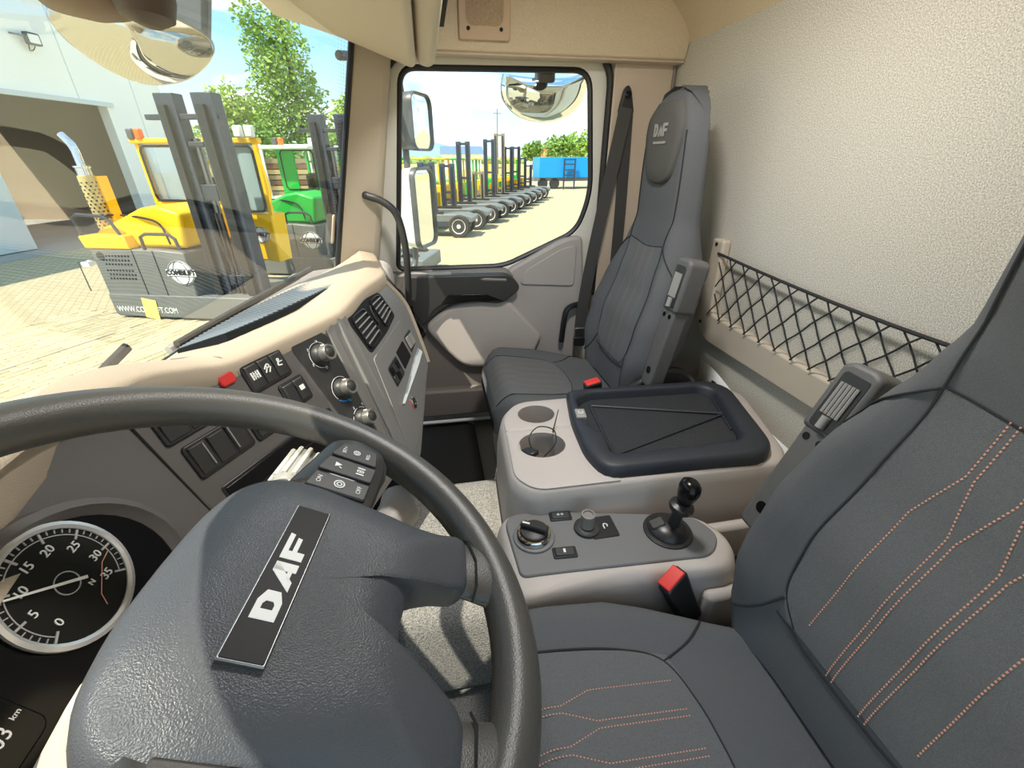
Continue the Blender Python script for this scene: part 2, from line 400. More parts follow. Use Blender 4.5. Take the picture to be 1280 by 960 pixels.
for i in range(9):
    for j in range(11):
        x = -.049 + .0122 * i; y = .042 + .0141 * j + (.007 if i % 2 else 0)
        if y > .185 or (abs(x) > .042 and y < .05): continue
        ring = [(math.cos(R(60 * k)), math.sin(R(60 * k))) for k in range(6)]
        hx.loft([[(x + q * a, y + q * b, h) for a, b in ring] for q, h in ((.0078, .0135), (.0076, .0155), (.0062, .0155), (.006, .0137))], True, False)
hx.build('honeycomb', ps, sp, kind='stuff')
for sx in (-.05, .05): MB(Ts).lathe([(.0055, .012), (.0055, .0145), (.002, .0146)], 10, Ts @ Matrix.Translation((sx, .028, 0))).build('screw', 'black_matt', sp)
hs = thing('sensor_housing', 'brown and black rounded sensor housing hanging at the windscreen top', 'housing', (-.36, .70, 1.235))
mat('brown_plastic', (150, 128, 104), .5); mat('dark_brown', (92, 78, 66), .5)
MB().loft([[(-.355 + sx * math.cos(a), .70 + sy * math.sin(a) , z) for a in [2 * math.pi * k / 20 for k in range(20)]] for z, sx, sy in ((1.243, .012, .02), (1.248, .038, .04), (1.262, .052, .052), (1.30, .056, .06), (1.36, .058, .065))]).build('shell', 'brown_plastic', hs)
MB().loft([[(-.295 + sx * math.cos(a), .69 + sy * math.sin(a) , z) for a in [2 * math.pi * k / 20 for k in range(20)]] for z, sx, sy in ((1.236, .008, .02), (1.243, .024, .036), (1.262, .030, .045), (1.36, .034, .05))]).build('sensor_cap', 'dark_brown', hs)
# unseen ceiling lamp and lens, added to brighten the cab
MB(Matrix.Translation((.30, .80, 1.60))).lathe([(.09, .02), (.088, .004), (.07, -.006), (.001, -.008)], 28).build('added_fill_lens', 'white_mark', ce)
dl_ = bpy.data.lights.new('added_cab_fill', 'AREA'); dl_.shape = 'DISK'; dl_.size = .16; dl_.energy = 2.4; dl_.color = (1, .98, .95)
do_ = bpy.data.objects.new('added_cab_fill', dl_); COL.objects.link(do_); do_.location = (.30, .80, 1.585)
# ================================================================== dashboard
da = thing('dashboard', 'beige topped truck dashboard with dark angled control panel and air vents', 'dashboard', (-.40, .8, 0))
def dashframe(p0, az, tilt):
    """panel plane: local x across towards the passenger, local y down the panel, z out of it"""
    a, t = R(az), R(tilt)
    d1 = Vector((math.sin(a), math.cos(a), 0)); nh = Vector((math.cos(a), -math.sin(a), 0))
    d2 = nh * math.sin(t) - Vector((0, 0, math.cos(t))); n = nh * math.cos(t) + Vector((0, 0, math.sin(t)))
    m = Matrix((d1, d2, n)).transposed().to_4x4(); m.translation = Vector(p0)   # left-handed on purpose: prisms are closed, normals fixed below
    return m
L = dashframe((-.366, .763, .78), 27.5, 22)
RP = L @ Vector((.31, 0, 0))
Rr = dashframe(RP, 14.7, 21.5)
Cc = dashframe((-.444, .599, .763), 0, 25)
class PB(MB):
    """MB whose faces are flipped: for the panel frames above"""
    def build(s, *a, **k):
        s.f = [tuple(reversed(f)) for f in s.f]
        return MB.build(s, *a, **k)
def panel(name, T, poly, z0, z1, m, parent, bevel=.002, seg=2, **k):
    return PB(T).prism(poly, z0, z1).build(name, m, parent, bevel=bevel, seg=seg, **k)
# --- top cover: cross-sections from the driver's side to the passenger door
def wbase(y): return wsx(y, .77) + .012
secs = [(-.05, -.38, .79), (.10, -.405, .815), (.30, -.425, .838), (.48, -.432, .845), (.62, -.418, .832), (.70, -.390, .808), (.763, -.360, .788), (.88, -.298, .786), (1.005, -.233, .785),
        (1.06, -.212, .79), (1.18, -.185, .800), (1.29, -.150, .803), (1.36, -.145, .800), (1.44, -.165, .803), (1.55, -.185, .812), (1.64, -.20, .802)]
secs_s = []
secs_s = [tuple(p) for p in spline([Vector(s) for s in secs], 4)]
rings = []
for y, xf, zt in secs_s:
    xb = wbase(min(max(y, -.05), 1.6)); zb = .775
    lip = .016 if y < .60 else .05
    rings.append([(xf - .004, y, zt - lip - .004), (xf + .004, y, zt - lip * .6), (xf + .002, y, zt - .006), (xf - .006, y, zt + .002), (xf - .046, y, zt + .013), (xf - .054, y, zt + .014),
                  (xb * .5 + xf * .5, y, max(zt, .786) + .004 if y > .7 else zt), (xb + .02, y, zb + .006), (xb, y, zb - .02), (xb + .03, y, zb - (.10 if y > .6 else .03)), (xf - .05, y, zt - .10) if y > .6 else (xf - .06, y, zt - .024)])
MB().loft(rings).build('top_cover', 'beige_dash', da, smooth=50)
# seam across the cover
def top_pt(y):
    xs = [s for s in secs_s]; k = min(range(len(xs)), key=lambda i: abs(xs[i][0] - y)); return xs[k]
y0, xf, zt = top_pt(.775)
MB().tube([(xf + .0045, y0, zt - .03), (xf - .001, y0, zt - .008), (xf - .018, y0 + .002, zt + .0065), (xf - .05, y0 + .006, zt + .0105), (xf - .10, y0 + .01, zt + .006)], .0012, 5).build('cover_seam', 'door_dark', da)
# demister grille: ribs let into the cover
gb = MB(); gr = MB()
gp = [(-.478, .83), (-.462, .94), (-.432, 1.08), (-.388, 1.22), (-.335, 1.34)]; gf = [(-.395, .845), (-.352, .93), (-.300, 1.06), (-.262, 1.17), (-.240, 1.30)]
gP = spline([Vector((a, b, 0)) for a, b in gp], 9); gF = spline([Vector((a, b, 0)) for a, b in gf], 9)
def gz(p): return .8015
gb.loft([[(a.x, a.y, .789), (b.x, b.y, .8095), (b.x, b.y, .78), (a.x, a.y, .77)] for a, b in zip(gP, gF)]).build('demister_bed', mat('grille_blue', (40, 43, 46), .8, spec=.1), da)
for k, (a, b) in enumerate(zip(gP, gF)):
    d = (b - a) * .96; s = a + (b - a) * .02
    if 0 < k: gr.tube([(s.x, s.y, .7897), ((s + d).x, (s + d).y, .8100)], .0023, 5)
gr.build('demister_rib', mat('rib_grey', (104, 112, 118), .6, spec=.2), da, kind='stuff')
# end cheek with dark slot by the passenger door
ck = MB().prism(rpoly([(-.26, .62), (-.155, .60), (-.135, .72), (-.15, .785), (-.26, .80)], .03), 0, .10, XZ(1.60)).build('end_cheek', 'taupe_plastic', da, bevel=.012)
MB().prism(rrect(-.008, -.055, .008, .055, .007), 0, .004, frame((-.139, 1.46, .735), (0, 1, .9), (-.25, 0, 1))).build('side_vent', 'black_plastic', da)
# --- driver-side angled panel (buttons and knobs)
MB().loft([[L @ Vector(p) for p in r] for r in ([(-.185, .004, 0), (.262, .004, 0), (.255, .40, 0), (-.12, .44, 0)][::-1], [(-.185, .04, -.12), (.262, .04, -.12), (.255, .40, -.12), (-.12, .44, -.12)][::-1])]).build('control_panel', mat('dash_grey', (98, 94, 91), .48, bump=(1400, .1)), da)
PB(L).prism([(.258, .004), (.318, .004), (.305, .40), (.238, .40)], -.05, .0025).build('panel_ridge', mat('ridge_grey', (120, 117, 113), .45), da, bevel=.004)
PB(L).prism([(.236, .02), (.262, .012), (.252, .30), (.224, .33)], -.01, .0045).build('ridge_strip', 'ridge_grey', da, bevel=.003)
PB(L).tube([(-.182, -.01, .001), (-.165, .17, .001), (-.14, .40, .001)], .0022, 6).build('panel_seam', 'black_matt', da)
# button block: housing, buttons, pictograms
def pictogram(T, kind, s, parent):
    g = PB(T)
    def bar(a, b, w=.08): 
        a, b = Vector((*a, 0)), Vector((*b, 0)); d = (b - a).normalized(); n = Vector((-d.y, d.x, 0)) * w * s / 2
        g.prism([tuple((a * s + n)[:2]), tuple((b * s + n)[:2]), tuple((b * s - n)[:2]), tuple((a * s - n)[:2])], 0, .0006)
    def ring(c, r, w=.08, a0=0, a1=360):
        k = 14; P = [(c[0] + r * math.cos(R(a0 + (a1 - a0) * i / k)), c[1] + r * math.sin(R(a0 + (a1 - a0) * i / k))) for i in range(k + 1)]
        for p, q in zip(P, P[1:]): bar(p, q, w)
    if kind == 'axle': bar((-.4, -.4), (-.4, .4), .16); bar((.4, -.4), (.4, .4), .16); bar((-.4, 0), (.4, 0)); ring((0, 0), .2); bar((-.15, -.4), (-.15, .4), .1); bar((.15, -.4), (.15, .4), .1)
    elif kind == 'skid': bar((-.4, .3), (0, -.2), .12); bar((0, .4), (.4, -.1), .12); ring((.1, -.3), .18, .12); bar((-.4, -.1), (-.1, -.4), .12)
    elif kind == 'seat': ring((-.05, -.35), .12, .14); bar((-.1, -.2), (-.3, .2), .16); bar((-.3, .2), (.2, .3), .14); bar((0, -.1), (.4, -.1), .1)
    elif kind == 'lamp': ring((0, 0), .35, .12, -90, 90); bar((0, -.35), (0, .35), .12); bar((-.5, -.2), (-.1, -.2)); bar((-.5, 0), (-.1, 0)); bar((-.5, .2), (-.1, .2))
    elif kind == 'tank': g.prism(rrect(-.35 * s, -.3 * s, .35 * s, .3 * s, .08 * s), 0, .0006); 
    elif kind == 'ring': ring((0, 0), .38, .1); ring((0, 0), .18, .1)
    elif kind == 'bars': bar((-.4, -.35), (-.4, .35), .14); bar((.4, -.35), (.4, .35), .14); ring((0, -.12), .14, .1); ring((0, .16), .14, .1)
    elif kind == 'mute': g.prism([(-.35 * s, .25 * s), (.3 * s, .3 * s), (.1 * s, -.35 * s)], 0, .0006); bar((-.4, -.4), (-.2, -.1), .1)
    elif kind == 'plus': bar((-.3, 0), (.3, 0), .14); bar((0, -.3), (0, .3), .14)
    elif kind == 'dots': ring((-.3, 0), .16, .1); ring((.3, 0), .16, .1)
    elif kind == 'bar': bar((0, -.3), (0, .3), .3)
    elif kind == 'hook': ring((0, -.1), .25, .14, -180, 60); bar((-.25, -.1), (-.25, .4), .14)
    return g.build('pictogram', 'white_mark', parent, smooth=0)
def button_block(T, x0, y0, x1, y1, n, icons=None, m='black_plastic', lit=()):
    h = PB(T).prism(rrect(x0, y0, x1, y1, .006), -.012, .004).build('button_housing', m, da, bevel=.002)
    w = (x1 - x0 - .008) / n
    for k in range(n):
        a = x0 + .004 + w * k
        b = PB(T).loft([[(a + .0012, y0 + .004, .003), (a + w - .0012, y0 + .004, .003), (a + w - .0012, y1 - .004, .003), (a + .0012, y1 - .004, .003)],
                        [(a + .0028, y0 + .006, .0085), (a + w - .0028, y0 + .006, .0085), (a + w - .0028, y1 - .006, .0055), (a + .0028, y1 - .006, .0055)]]).build('button', 'panel_dark' if k not in lit else 'panel_light', h, bevel=.001)
        if icons and icons[k]:
            pictogram(T @ Matrix.Translation((a + w * .5, y0 + (y1 - y0) * .45, .0076)), icons[k], w * .62, h)
    return h
button_block(L, .008, .010, .103, .066, 3, ['axle', 'skid', 'seat'])
button_block(L, .056, .074, .118, .128, 2, [None, 'tank'])
button_block(L, -.158, .020, -.072, .070, 2, None)
bb = button_block(L, -.146, .080, -.040, .140, 3, None)
for k in (0, 2): 
    MB(L).box((-.138 + .034 * k + (.02 if k == 0 else -.002), .088, .006), (-.136 + .034 * k + (.02 if k == 0 else -.002), .128, .0085)).build('button_ridge', 'panel_light', bb)
button_block(L, -.034, .090, .006, .142, 1, None)
hz = PB(L).prism(rrect(-.036, .008, -.006, .030, .006), -.01, .006).build('hazard_button', 'red_plastic', da, bevel=.003, label='red hazard button')
# radio slot
PB(L).prism(rrect(-.132, .166, .140, .275, .006), -.03, .0015).build('radio_bezel', 'black_plastic', da, bevel=.002)
for k, (ya, yb) in enumerate(((.172, .202), (.206, .232), (.236, .270))):
    PB(L).prism(rrect(-.126, ya, .134, yb, .002), .0, .0035 - .0012 * (k % 2)).build('radio_blank', 'black_gloss', da, bevel=.001)
# climate controls
PB(L).prism(rpoly([(.128, .012), (.215, .008), (.252, .06), (.246, .20), (.238, .285), (.165, .285), (.150, .18)], .02), -.01, .002).build('climate_plate', 'panel_dark', da, bevel=.002)
for k, (cx, cy) in enumerate(((.188, .062), (.195, .150), (.206, .236))):
    Tk = L @ Matrix.Translation((cx, cy, .002))
    kb = PB(Tk).lathe([(.0235, 0), (.0225, .010), (.0195, .014)], 28).build('climate_knob', 'panel_dark', da)
    PB(Tk).lathe([(.0185, .012), (.0175, .030), (.0165, .032), (.0120, .0315), (.0115, .028)], 28).build('knob_ring', mat('knob_silver%d' % k, (150, 148, 142), .35, metal=.7) if k == 0 else MATS['knob_silver0'], kb)
    PB(Tk).lathe([(.0115, .022), (.0112, .0305), (.008, .0325), (.001, .033)], 24).build('knob_cap', 'panel_dark', kb)
    PB(Tk).box((-.001, -.020, .0145), (.001, -.012, .024)).build('knob_pointer', 'white_mark', kb)
    arc = PB(Tk)
    def arcbar(a0, a1, r, w, h=.0006):
        n = 12
        for i in range(n):
            q = [R(a0 + (a1 - a0) * (i + d) / n) for d in (0, 1)]
            arc.prism([((r + s) * math.cos(b), (r + s) * math.sin(b)) for s, b in ((-w, q[0]), (w, q[0]), (w, q[1]), (-w, q[1]))], 0, h)
    if k == 0:
        for a0, a1 in ((100, 150), (165, 215), (230, 280), (295, 345), (0, 20)): arcbar(a0, a1, .0285, .0005)
        for a, ic in ((92, 'skid'), (158, 'hook'), (222, 'seat'), (287, 'mute'), (352, 'ring')):
            pictogram(Tk @ Matrix.Translation((.0305 * math.cos(R(a)), .0305 * math.sin(R(a)), 0)), ic, .008, da)
    elif k == 1:
        arcbar(150, 320, .0285, .0005)
    else:
        for i, a in enumerate((150, 200, 250, 300, 350)):
            arcbar(a - 18, a + 18, .0275, .0005)
    arc.build('dial_arc', 'white_mark', da, smooth=0)
    if k == 1:
        arc = PB(Tk); arcbar(85, 140, .0290, .0013); arc.lathe([(.0035, 0), (.0035, .0006)], 12, Tk @ Matrix.Translation((.005, .0325, 0))); arc.build('cold_mark', 'blue_mark', da, smooth=0)
        arc = PB(Tk); arcbar(-30, 30, .0290, .0013); arc.lathe([(.0035, 0), (.0035, .0006)], 12, Tk @ Matrix.Translation((.028, .020, 0))); arc.build('warm_mark', 'red_mark', da, smooth=0)
    if k == 2:
        for a, ch in ((150, '0'), (205, '1'), (255, '2'), (305, '3')):
            Tq = Tk @ Matrix.Translation((.034 * math.cos(R(a)), .034 * math.sin(R(a)), 0)) @ Matrix.Diagonal((1, -1, 1, 1))
            writing('dial_number', ch, .009, Tq, 'white_mark', da)
# --- passenger-side facing panel with the vents
PB(Rr).prism(rpoly([(-.03, .0), (.20, -.012), (.30, -.004), (.372, .10), (.318, .29), (.285, .305), (-.012, .43), (-.10, .43)], [.01, .03, .05, .05, .03, .02, .01, .01]), -.12, 0).build('vent_panel', mat('vent_grey', (128, 126, 123), .42, bump=(1400, .08)), da, bevel=.004)
# beige rim running down the outer edge
rim_pts = [(.19, -.014), (.285, -.006), (.335, .04), (.368, .10), (.36, .16), (.33, .26), (.315, .293)]
PB(Rr).tube(spline([Vector((*p, -.006)) for p in rim_pts], 5), .012, 8).build('panel_rim', 'beige_dash', da)
PB(Rr).prism(rpoly([(.002, .02), (.06, .008), (.20, .008), (.235, .02), (.258, .10), (.16, .118), (.022, .128)], .018), -.02, .001).build('vent_recess', 'black_matt', da, bevel=.002)
for q in ([(.016, .024), (.100, .022), (.122, .108), (.028, .118)], [(.142, .018), (.212, .018), (.246, .088), (.160, .106)]):
    a, b, c, d = [Vector((*p, 0)) for p in q]
    bz = [Vector((*p, 0)) for p in rpoly(q, .018, 4)]; ct = (a + b + c + d) / 4
    fr_ = PB(Rr).loft([[p + (ct - p) * k + Vector((0, 0, h)) for p in bz] for k, h in ((0, 0), (0, .006), (.06, .007), (.09, .003))], True, False).build('air_vent', 'black_plastic', da)
    for k in range(1, 6):
        t = k / 6; p0 = a.lerp(d, t) * .95 + b.lerp(c, t) * .05; p1 = a.lerp(d, t) * .05 + b.lerp(c, t) * .95
        PB(Rr).loft([[p + Vector((0, dy, h)) for dy, h in ((-.0016, .0062), (.0016, .0066), (.003, -.008), (.001, -.008))] for p in (p0, p1)]).build('vane', 'panel_light', fr_)
    for k in range(1, 7):
        t = k / 7; p0 = a.lerp(b, t); p1 = d.lerp(c, t)
        PB(Rr).loft([[p.lerp(ct, .08) + Vector((dx, 0, h)) for dx, h in ((-.001, -.004), (.001, -.004), (.001, -.014), (-.001, -.014))] for p in (p0, p1)]).build('rear_vane', 'black_matt', fr_)
PB(Rr).lathe([(.016, -.008), (.016, .006), (.012, .008), (.011, .003)], 18, Rr @ Matrix.Translation((.132, .055, 0)) @ Matrix.Diagonal((.55, 1.7, 1, 1))).build('vent_wheel', 'panel_dark', da)
lp = PB(Rr).prism(rpoly([(.016, .138), (.275, .118), (.312, .20), (.30, .292), (.28, .300), (.00, .40), (-.06, .40)], [.01, .02, .02, .02, .02, .01, .01]), -.01, .004).build('socket_panel', 'vent_grey', da, bevel=.002)
s1 = PB(Rr).prism(rpoly([(.050, .186), (.126, .180), (.126, .238), (.048, .244)], .006), .0, .006).build('socket_block', 'black_plastic', da, bevel=.002)
for i in range(3):
    for j in range(2):
        PB(Rr).prism(rrect(.056 + .0225 * i, .191 + .025 * j, .073 + .0225 * i, .212 + .025 * j, .003), .006, .0075).build('socket', 'steel_dull' if (i + j) % 2 else 'black_gloss', s1)
PB(Rr).prism(rpoly([(.138, .176), (.210, .168), (.214, .222), (.138, .232)], .005), .003, .0048).build('open_slot', 'black_gloss', da)
s2 = PB(Rr).prism(rpoly([(.226, .165), (.288, .160), (.290, .208), (.226, .218)], .006), .0, .006).build('switch_block', 'panel_dark', da, bevel=.002)
for i in range(2): PB(Rr).prism(rrect(.231 + .029 * i, .170, .256 + .029 * i, .206, .003), .006, .0078).build('rocker', 'panel_light', s2, bevel=.001)
PB(Rr).loft([[(.028, .286, .004), (.285, .246, .004), (.285, .224, .004), (.22, .235, .004)], [(.028, .287, .012), (.285, .247, .012), (.285, .242, .013), (.22, .256, .013)]]).build('card_tray', mat('tray_light', (150, 155, 158), .4), da, bevel=.001)
pw = PB(Rr @ Matrix.Translation((.085, .315, .004))).lathe([(.017, 0), (.017, .004), (.0135, .006), (.0125, .002), (.0125, -.002)], 24).build('power_socket', 'chrome', da)
PB(Rr @ Matrix.Translation((.085, .315, .004))).lathe([(.0122, -.001), (.011, .003), (.001, .0035)], 20).build('socket_cap', 'panel_dark', pw)
PB(Rr @ Matrix.Translation((.066, .315, .004))).prism([(.001, -.014), (.004, -.017), (.004, .017), (.001, .014)], 0, .001).build('socket_mark', 'red_mark', pw)
# body of the dashboard below and behind the panels
MB().prism([(-.50, .20), (-.30, .25), (-.24, .45), (-.215, .60), (-.19, .745), (-.31, .76), (-.5, .74)], -1.66, -1.24, XZ(0)).build('passenger_body', 'door_dark', da, bevel=.01)
MB().prism([(-.52, .10), (-.40, .25), (-.40, .58), (-.465, .765), (-.5, .76)], -.60, .06, XZ(0)).build('driver_body', 'panel_dark', da)
# --- instrument binnacle in front of the driver
CL = Matrix(((0, -.42, -1, -.425 + .42 * .72), (1, 0, 0, 0), (0, 1, 0, 0), (0, 0, 0, 1)))   # local x across, y up, leaning back
MB(CL).prism([(.60, .765), (.61, .60), (.56, .45), (-.05, .45), (-.05, .78), (.10, .825), (.30, .845), (.48, .842), (.56, .81)], 0, .02).build('cluster_panel', 'dash_grey', da, bevel=.003)
G = Cc @ Matrix.Translation((-.222, .066, .0))
oval = lambda rx, ry, cx, cy, h, n=40: [(cx + rx * math.cos(2 * math.pi * i / n), cy + ry * math.sin(2 * math.pi * i / n), h) for i in range(n)]
PB(G).loft([oval(.150, .125, -.02, .04, .0), oval(.146, .121, -.02, .04, .022), oval(.136, .112, -.02, .04, .026), oval(.126, .103, -.02, .04, .012), oval(.115, .095, -.02, .04, .005)], True, False).build('binnacle_ring', 'dash_grey', da)
PB(G).loft([oval(.127, .104, -.02, .04, .002), oval(.127, .104, -.02, .04, .0135)], True, True).build('binnacle_well', 'black_gloss', da)
Gd = G @ Matrix.Translation((0, 0, .016))
dl = PB(Gd).lathe([(.066, -.004), (.066, .002), (.0625, .004), (.0600, .002), (.0600, .0005), (.001, .0004)], 48).build('rev_counter', mat('dial_face', (30, 30, 27), .5, spec=.15), da)
PB(Gd).lathe([(.0665, .0), (.0665, .0035), (.0625, .0045), (.059, .0028), (.0588, .0012), (.0640, .0008)], 48, None, False).build('dial_ring', mat('dial_silver', (205, 205, 205), .3, metal=.5), dl)
tk = PB(Gd); minor = PB(Gd)
# numbers run 0..35 clockwise as read; local y points down the panel
def dialpt(val, r): 
    a = R(152 + 250 * val / 35); return (r * math.cos(a), r * math.sin(a))
rot = R(0)
for v in range(0, 36):
    a = math.atan2(*reversed(dialpt(v, 1))); r0, r1, w = (.047, .058, .0011) if v % 5 == 0 else (.054, .058, .0005)
    (tk if v % 5 == 0 else minor).prism([(r * math.cos(a) - s * math.sin(a), r * math.sin(a) + s * math.cos(a)) for r, s in ((r0, -w), (r1, -w), (r1, w), (r0, w))], .0006, .0018)
tk.build('dial_tick', 'dial_silver', dl, smooth=0, kind='stuff'); minor.build('minor_tick', 'dial_silver', dl, smooth=0, kind='stuff')
ln = PB(Gd)
for i in range(60):
    a, b = [math.atan2(*reversed(dialpt(35 * k / 60, 1))) for k in (i, i + 1)]
    ln.prism([(r * math.cos(q), r * math.sin(q)) for r, q in ((.0515, a), (.0525, a), (.0525, b), (.0515, b))], .0006, .0012)
ln.build('dial_line', 'dial_silver', dl, smooth=0)
for v in range(0, 36, 5):
    x, y = dialpt(v, .0385)
    writing('dial_number', str(v), .0125, Gd @ Matrix.Translation((x, y, .001)) @ Matrix.Diagonal((1, -1, 1, 1)), 'white_mark', dl)
a = math.atan2(*reversed(dialpt(9.3, 1)))
PB(Gd).prism([(r * math.cos(a) - s * math.sin(a), r * math.sin(a) + s * math.cos(a)) for r, s in ((-.016, -.0016), (.055, -.0009), (.055, .0009), (-.016, .0016))], .004, .0055).build('needle', 'white_mark', dl)
PB(Gd).lathe([(.0125, .0005), (.0125, .0014), (.0115, .0014), (.0115, .0005)], 24, None, False).build('hub_ring', 'dial_silver', dl)
writing('gear_letter', 'N', .008, Gd @ Matrix.Translation((.013, .019, .001)) @ Matrix.Diagonal((1, -1, 1, 1)), 'white_mark', dl)
PB(Gd).tube([(.002, .046, .001), (.008, .034, .001), (.036, .014, .001), (.050, .011, .001)], .0005, 5).build('display_line', 'stitch_orange', dl)
tp = PB(G).prism(rrect(-.215, .004, -.101, .066, .012), .012, .0175).build('trip_display', 'black_gloss', da, bevel=.002)
writing('trip_digits', '603', .019, G @ Matrix.Translation((-.130, .038, .0178)) @ Matrix.Diagonal((1, -1, 1, 1)), 'white_mark', tp, sx=.8)
writing('trip_word', 'trip', .009, G @ Matrix.Translation((-.124, .018, .0178)) @ Matrix.Diagonal((1, -1, 1, 1)), 'white_mark', tp)
writing('trip_unit', 'km', .007, G @ Matrix.Translation((-.109, .036, .0178)) @ Matrix.Diagonal((1, -1, 1, 1)), 'white_mark', tp)
# ================================================================== seats (one design, built where each stands)
BW = [(.40, .195), (.46, .222), (.56, .238), (.66, .236), (.74, .222), (.82, .192), (.88, .166), (.94, .148), (1.05, .145), (1.14, .141), (1.18, .134), (1.215, .120), (1.24, .101), (1.258, .078), (1.27, .050), (1.279, .015)]
BX = [(.40, .425), (.50, .440), (.62, .468), (.75, .50), (.88, .525), (.95, .532), (1.10, .530), (1.20, .531), (1.245, .538), (1.265, .550), (1.279, .572)]
BT = [(.40, .10), (.60, .13), (.80, .13), (.95, .10), (1.12, .092), (1.18, .080), (1.22, .064), (1.25, .042), (1.27, .020), (1.279, .006)]
BB = [(.40, .018), (.55, .040), (.72, .036), (.86, .014), (.95, .0), (1.3, 0)]
def back_x(u, z, pad=0):
    au = abs(u)
    bol = interp(BB, z) * math.exp(-((au - .80) / .20) ** 2)
    edge = .050 * max(0, (au - .70) / .30) ** 3.2
    lum = -.012 * math.exp(-((z - .62) / .12) ** 2) * (1 - au ** 2)
    return interp(BX, z) - bol + edge + lum
def back_pt(y, z): return Vector((back_x(max(-1, min(1, y / interp(BW, z))), z), y, z))
CW = .238
def cush_z(x, u):
    au = abs(u)
    z = .452 + .016 * math.exp(-((au - .82) / .16) ** 2) - .055 * max(0, (au - .78) / .22) ** 3 - .004 * math.cos(au * 1.5)
    z -= .075 * max(0, (.075 - x) / .075) ** 2.2 + .010 * max(0, min(1, (x - .15) / .3)) * (1 - au ** 2) + .016 * max(0, min(1, (x - .22) / .2)) * au ** 3 + .13 * max(0, x - .06)
    return z
def cush_w(x): return interp([(0, .246), (.20, .246), (.28, .228), (.36, .196), (.44, .172), (.53, .16)], x) - .060 * max(0, (.10 - x) / .10) ** 2.4
def cush_pt(x, y): return Vector((x, y, cush_z(x, max(-1, min(1, y / cush_w(x))))))
US = [-1, -.985, -.95, -.90, -.84, -.76, -.66, -.54, -.40, -.24, -.08, .08, .24, .40, .54, .66, .76, .84, .90, .95, .985, 1]
def stitches(mb, surf, path, step, ln, r, lift=.0008):
    """row of short threads lying on the cover along a polyline of surface coordinates"""
    pts = []
    for a, b in zip(path, path[1:]):
        n = max(1, int((Vector(b) - Vector(a)).length / .004))
        pts += [Vector(a).lerp(Vector(b), i / n) for i in range(n)]
    pts.append(Vector(path[-1])); P = [surf(*p) for p in pts]
    acc = 0
    for a, b in zip(P, P[1:]):
        d = (b - a).length
        while acc < d:
            c = a.lerp(b, acc / d) + (Vector((0, 0, .0024)) if surf is cush_pt else Vector((-.0024, 0, 0))); t = (b - a).normalized()
            w = t.cross(Vector((0, 0, 1)) if surf is cush_pt else Vector((-1, 0, 0))).normalized() * r
            nrm = (Vector((0, 0, 1)) if surf is cush_pt else Vector((-1, 0, .15))).normalized() * (r * .8)
            h = t * ln / 2; q = c + nrm * .4
            mb.add([q - h - w, q + h - w, q + h + w, q - h + w, q - h * .6 + nrm, q + h * .6 + nrm], [(0, 1, 5, 4), (1, 2, 5), (2, 3, 4, 5), (3, 0, 4)])
            acc += step
        acc -= d
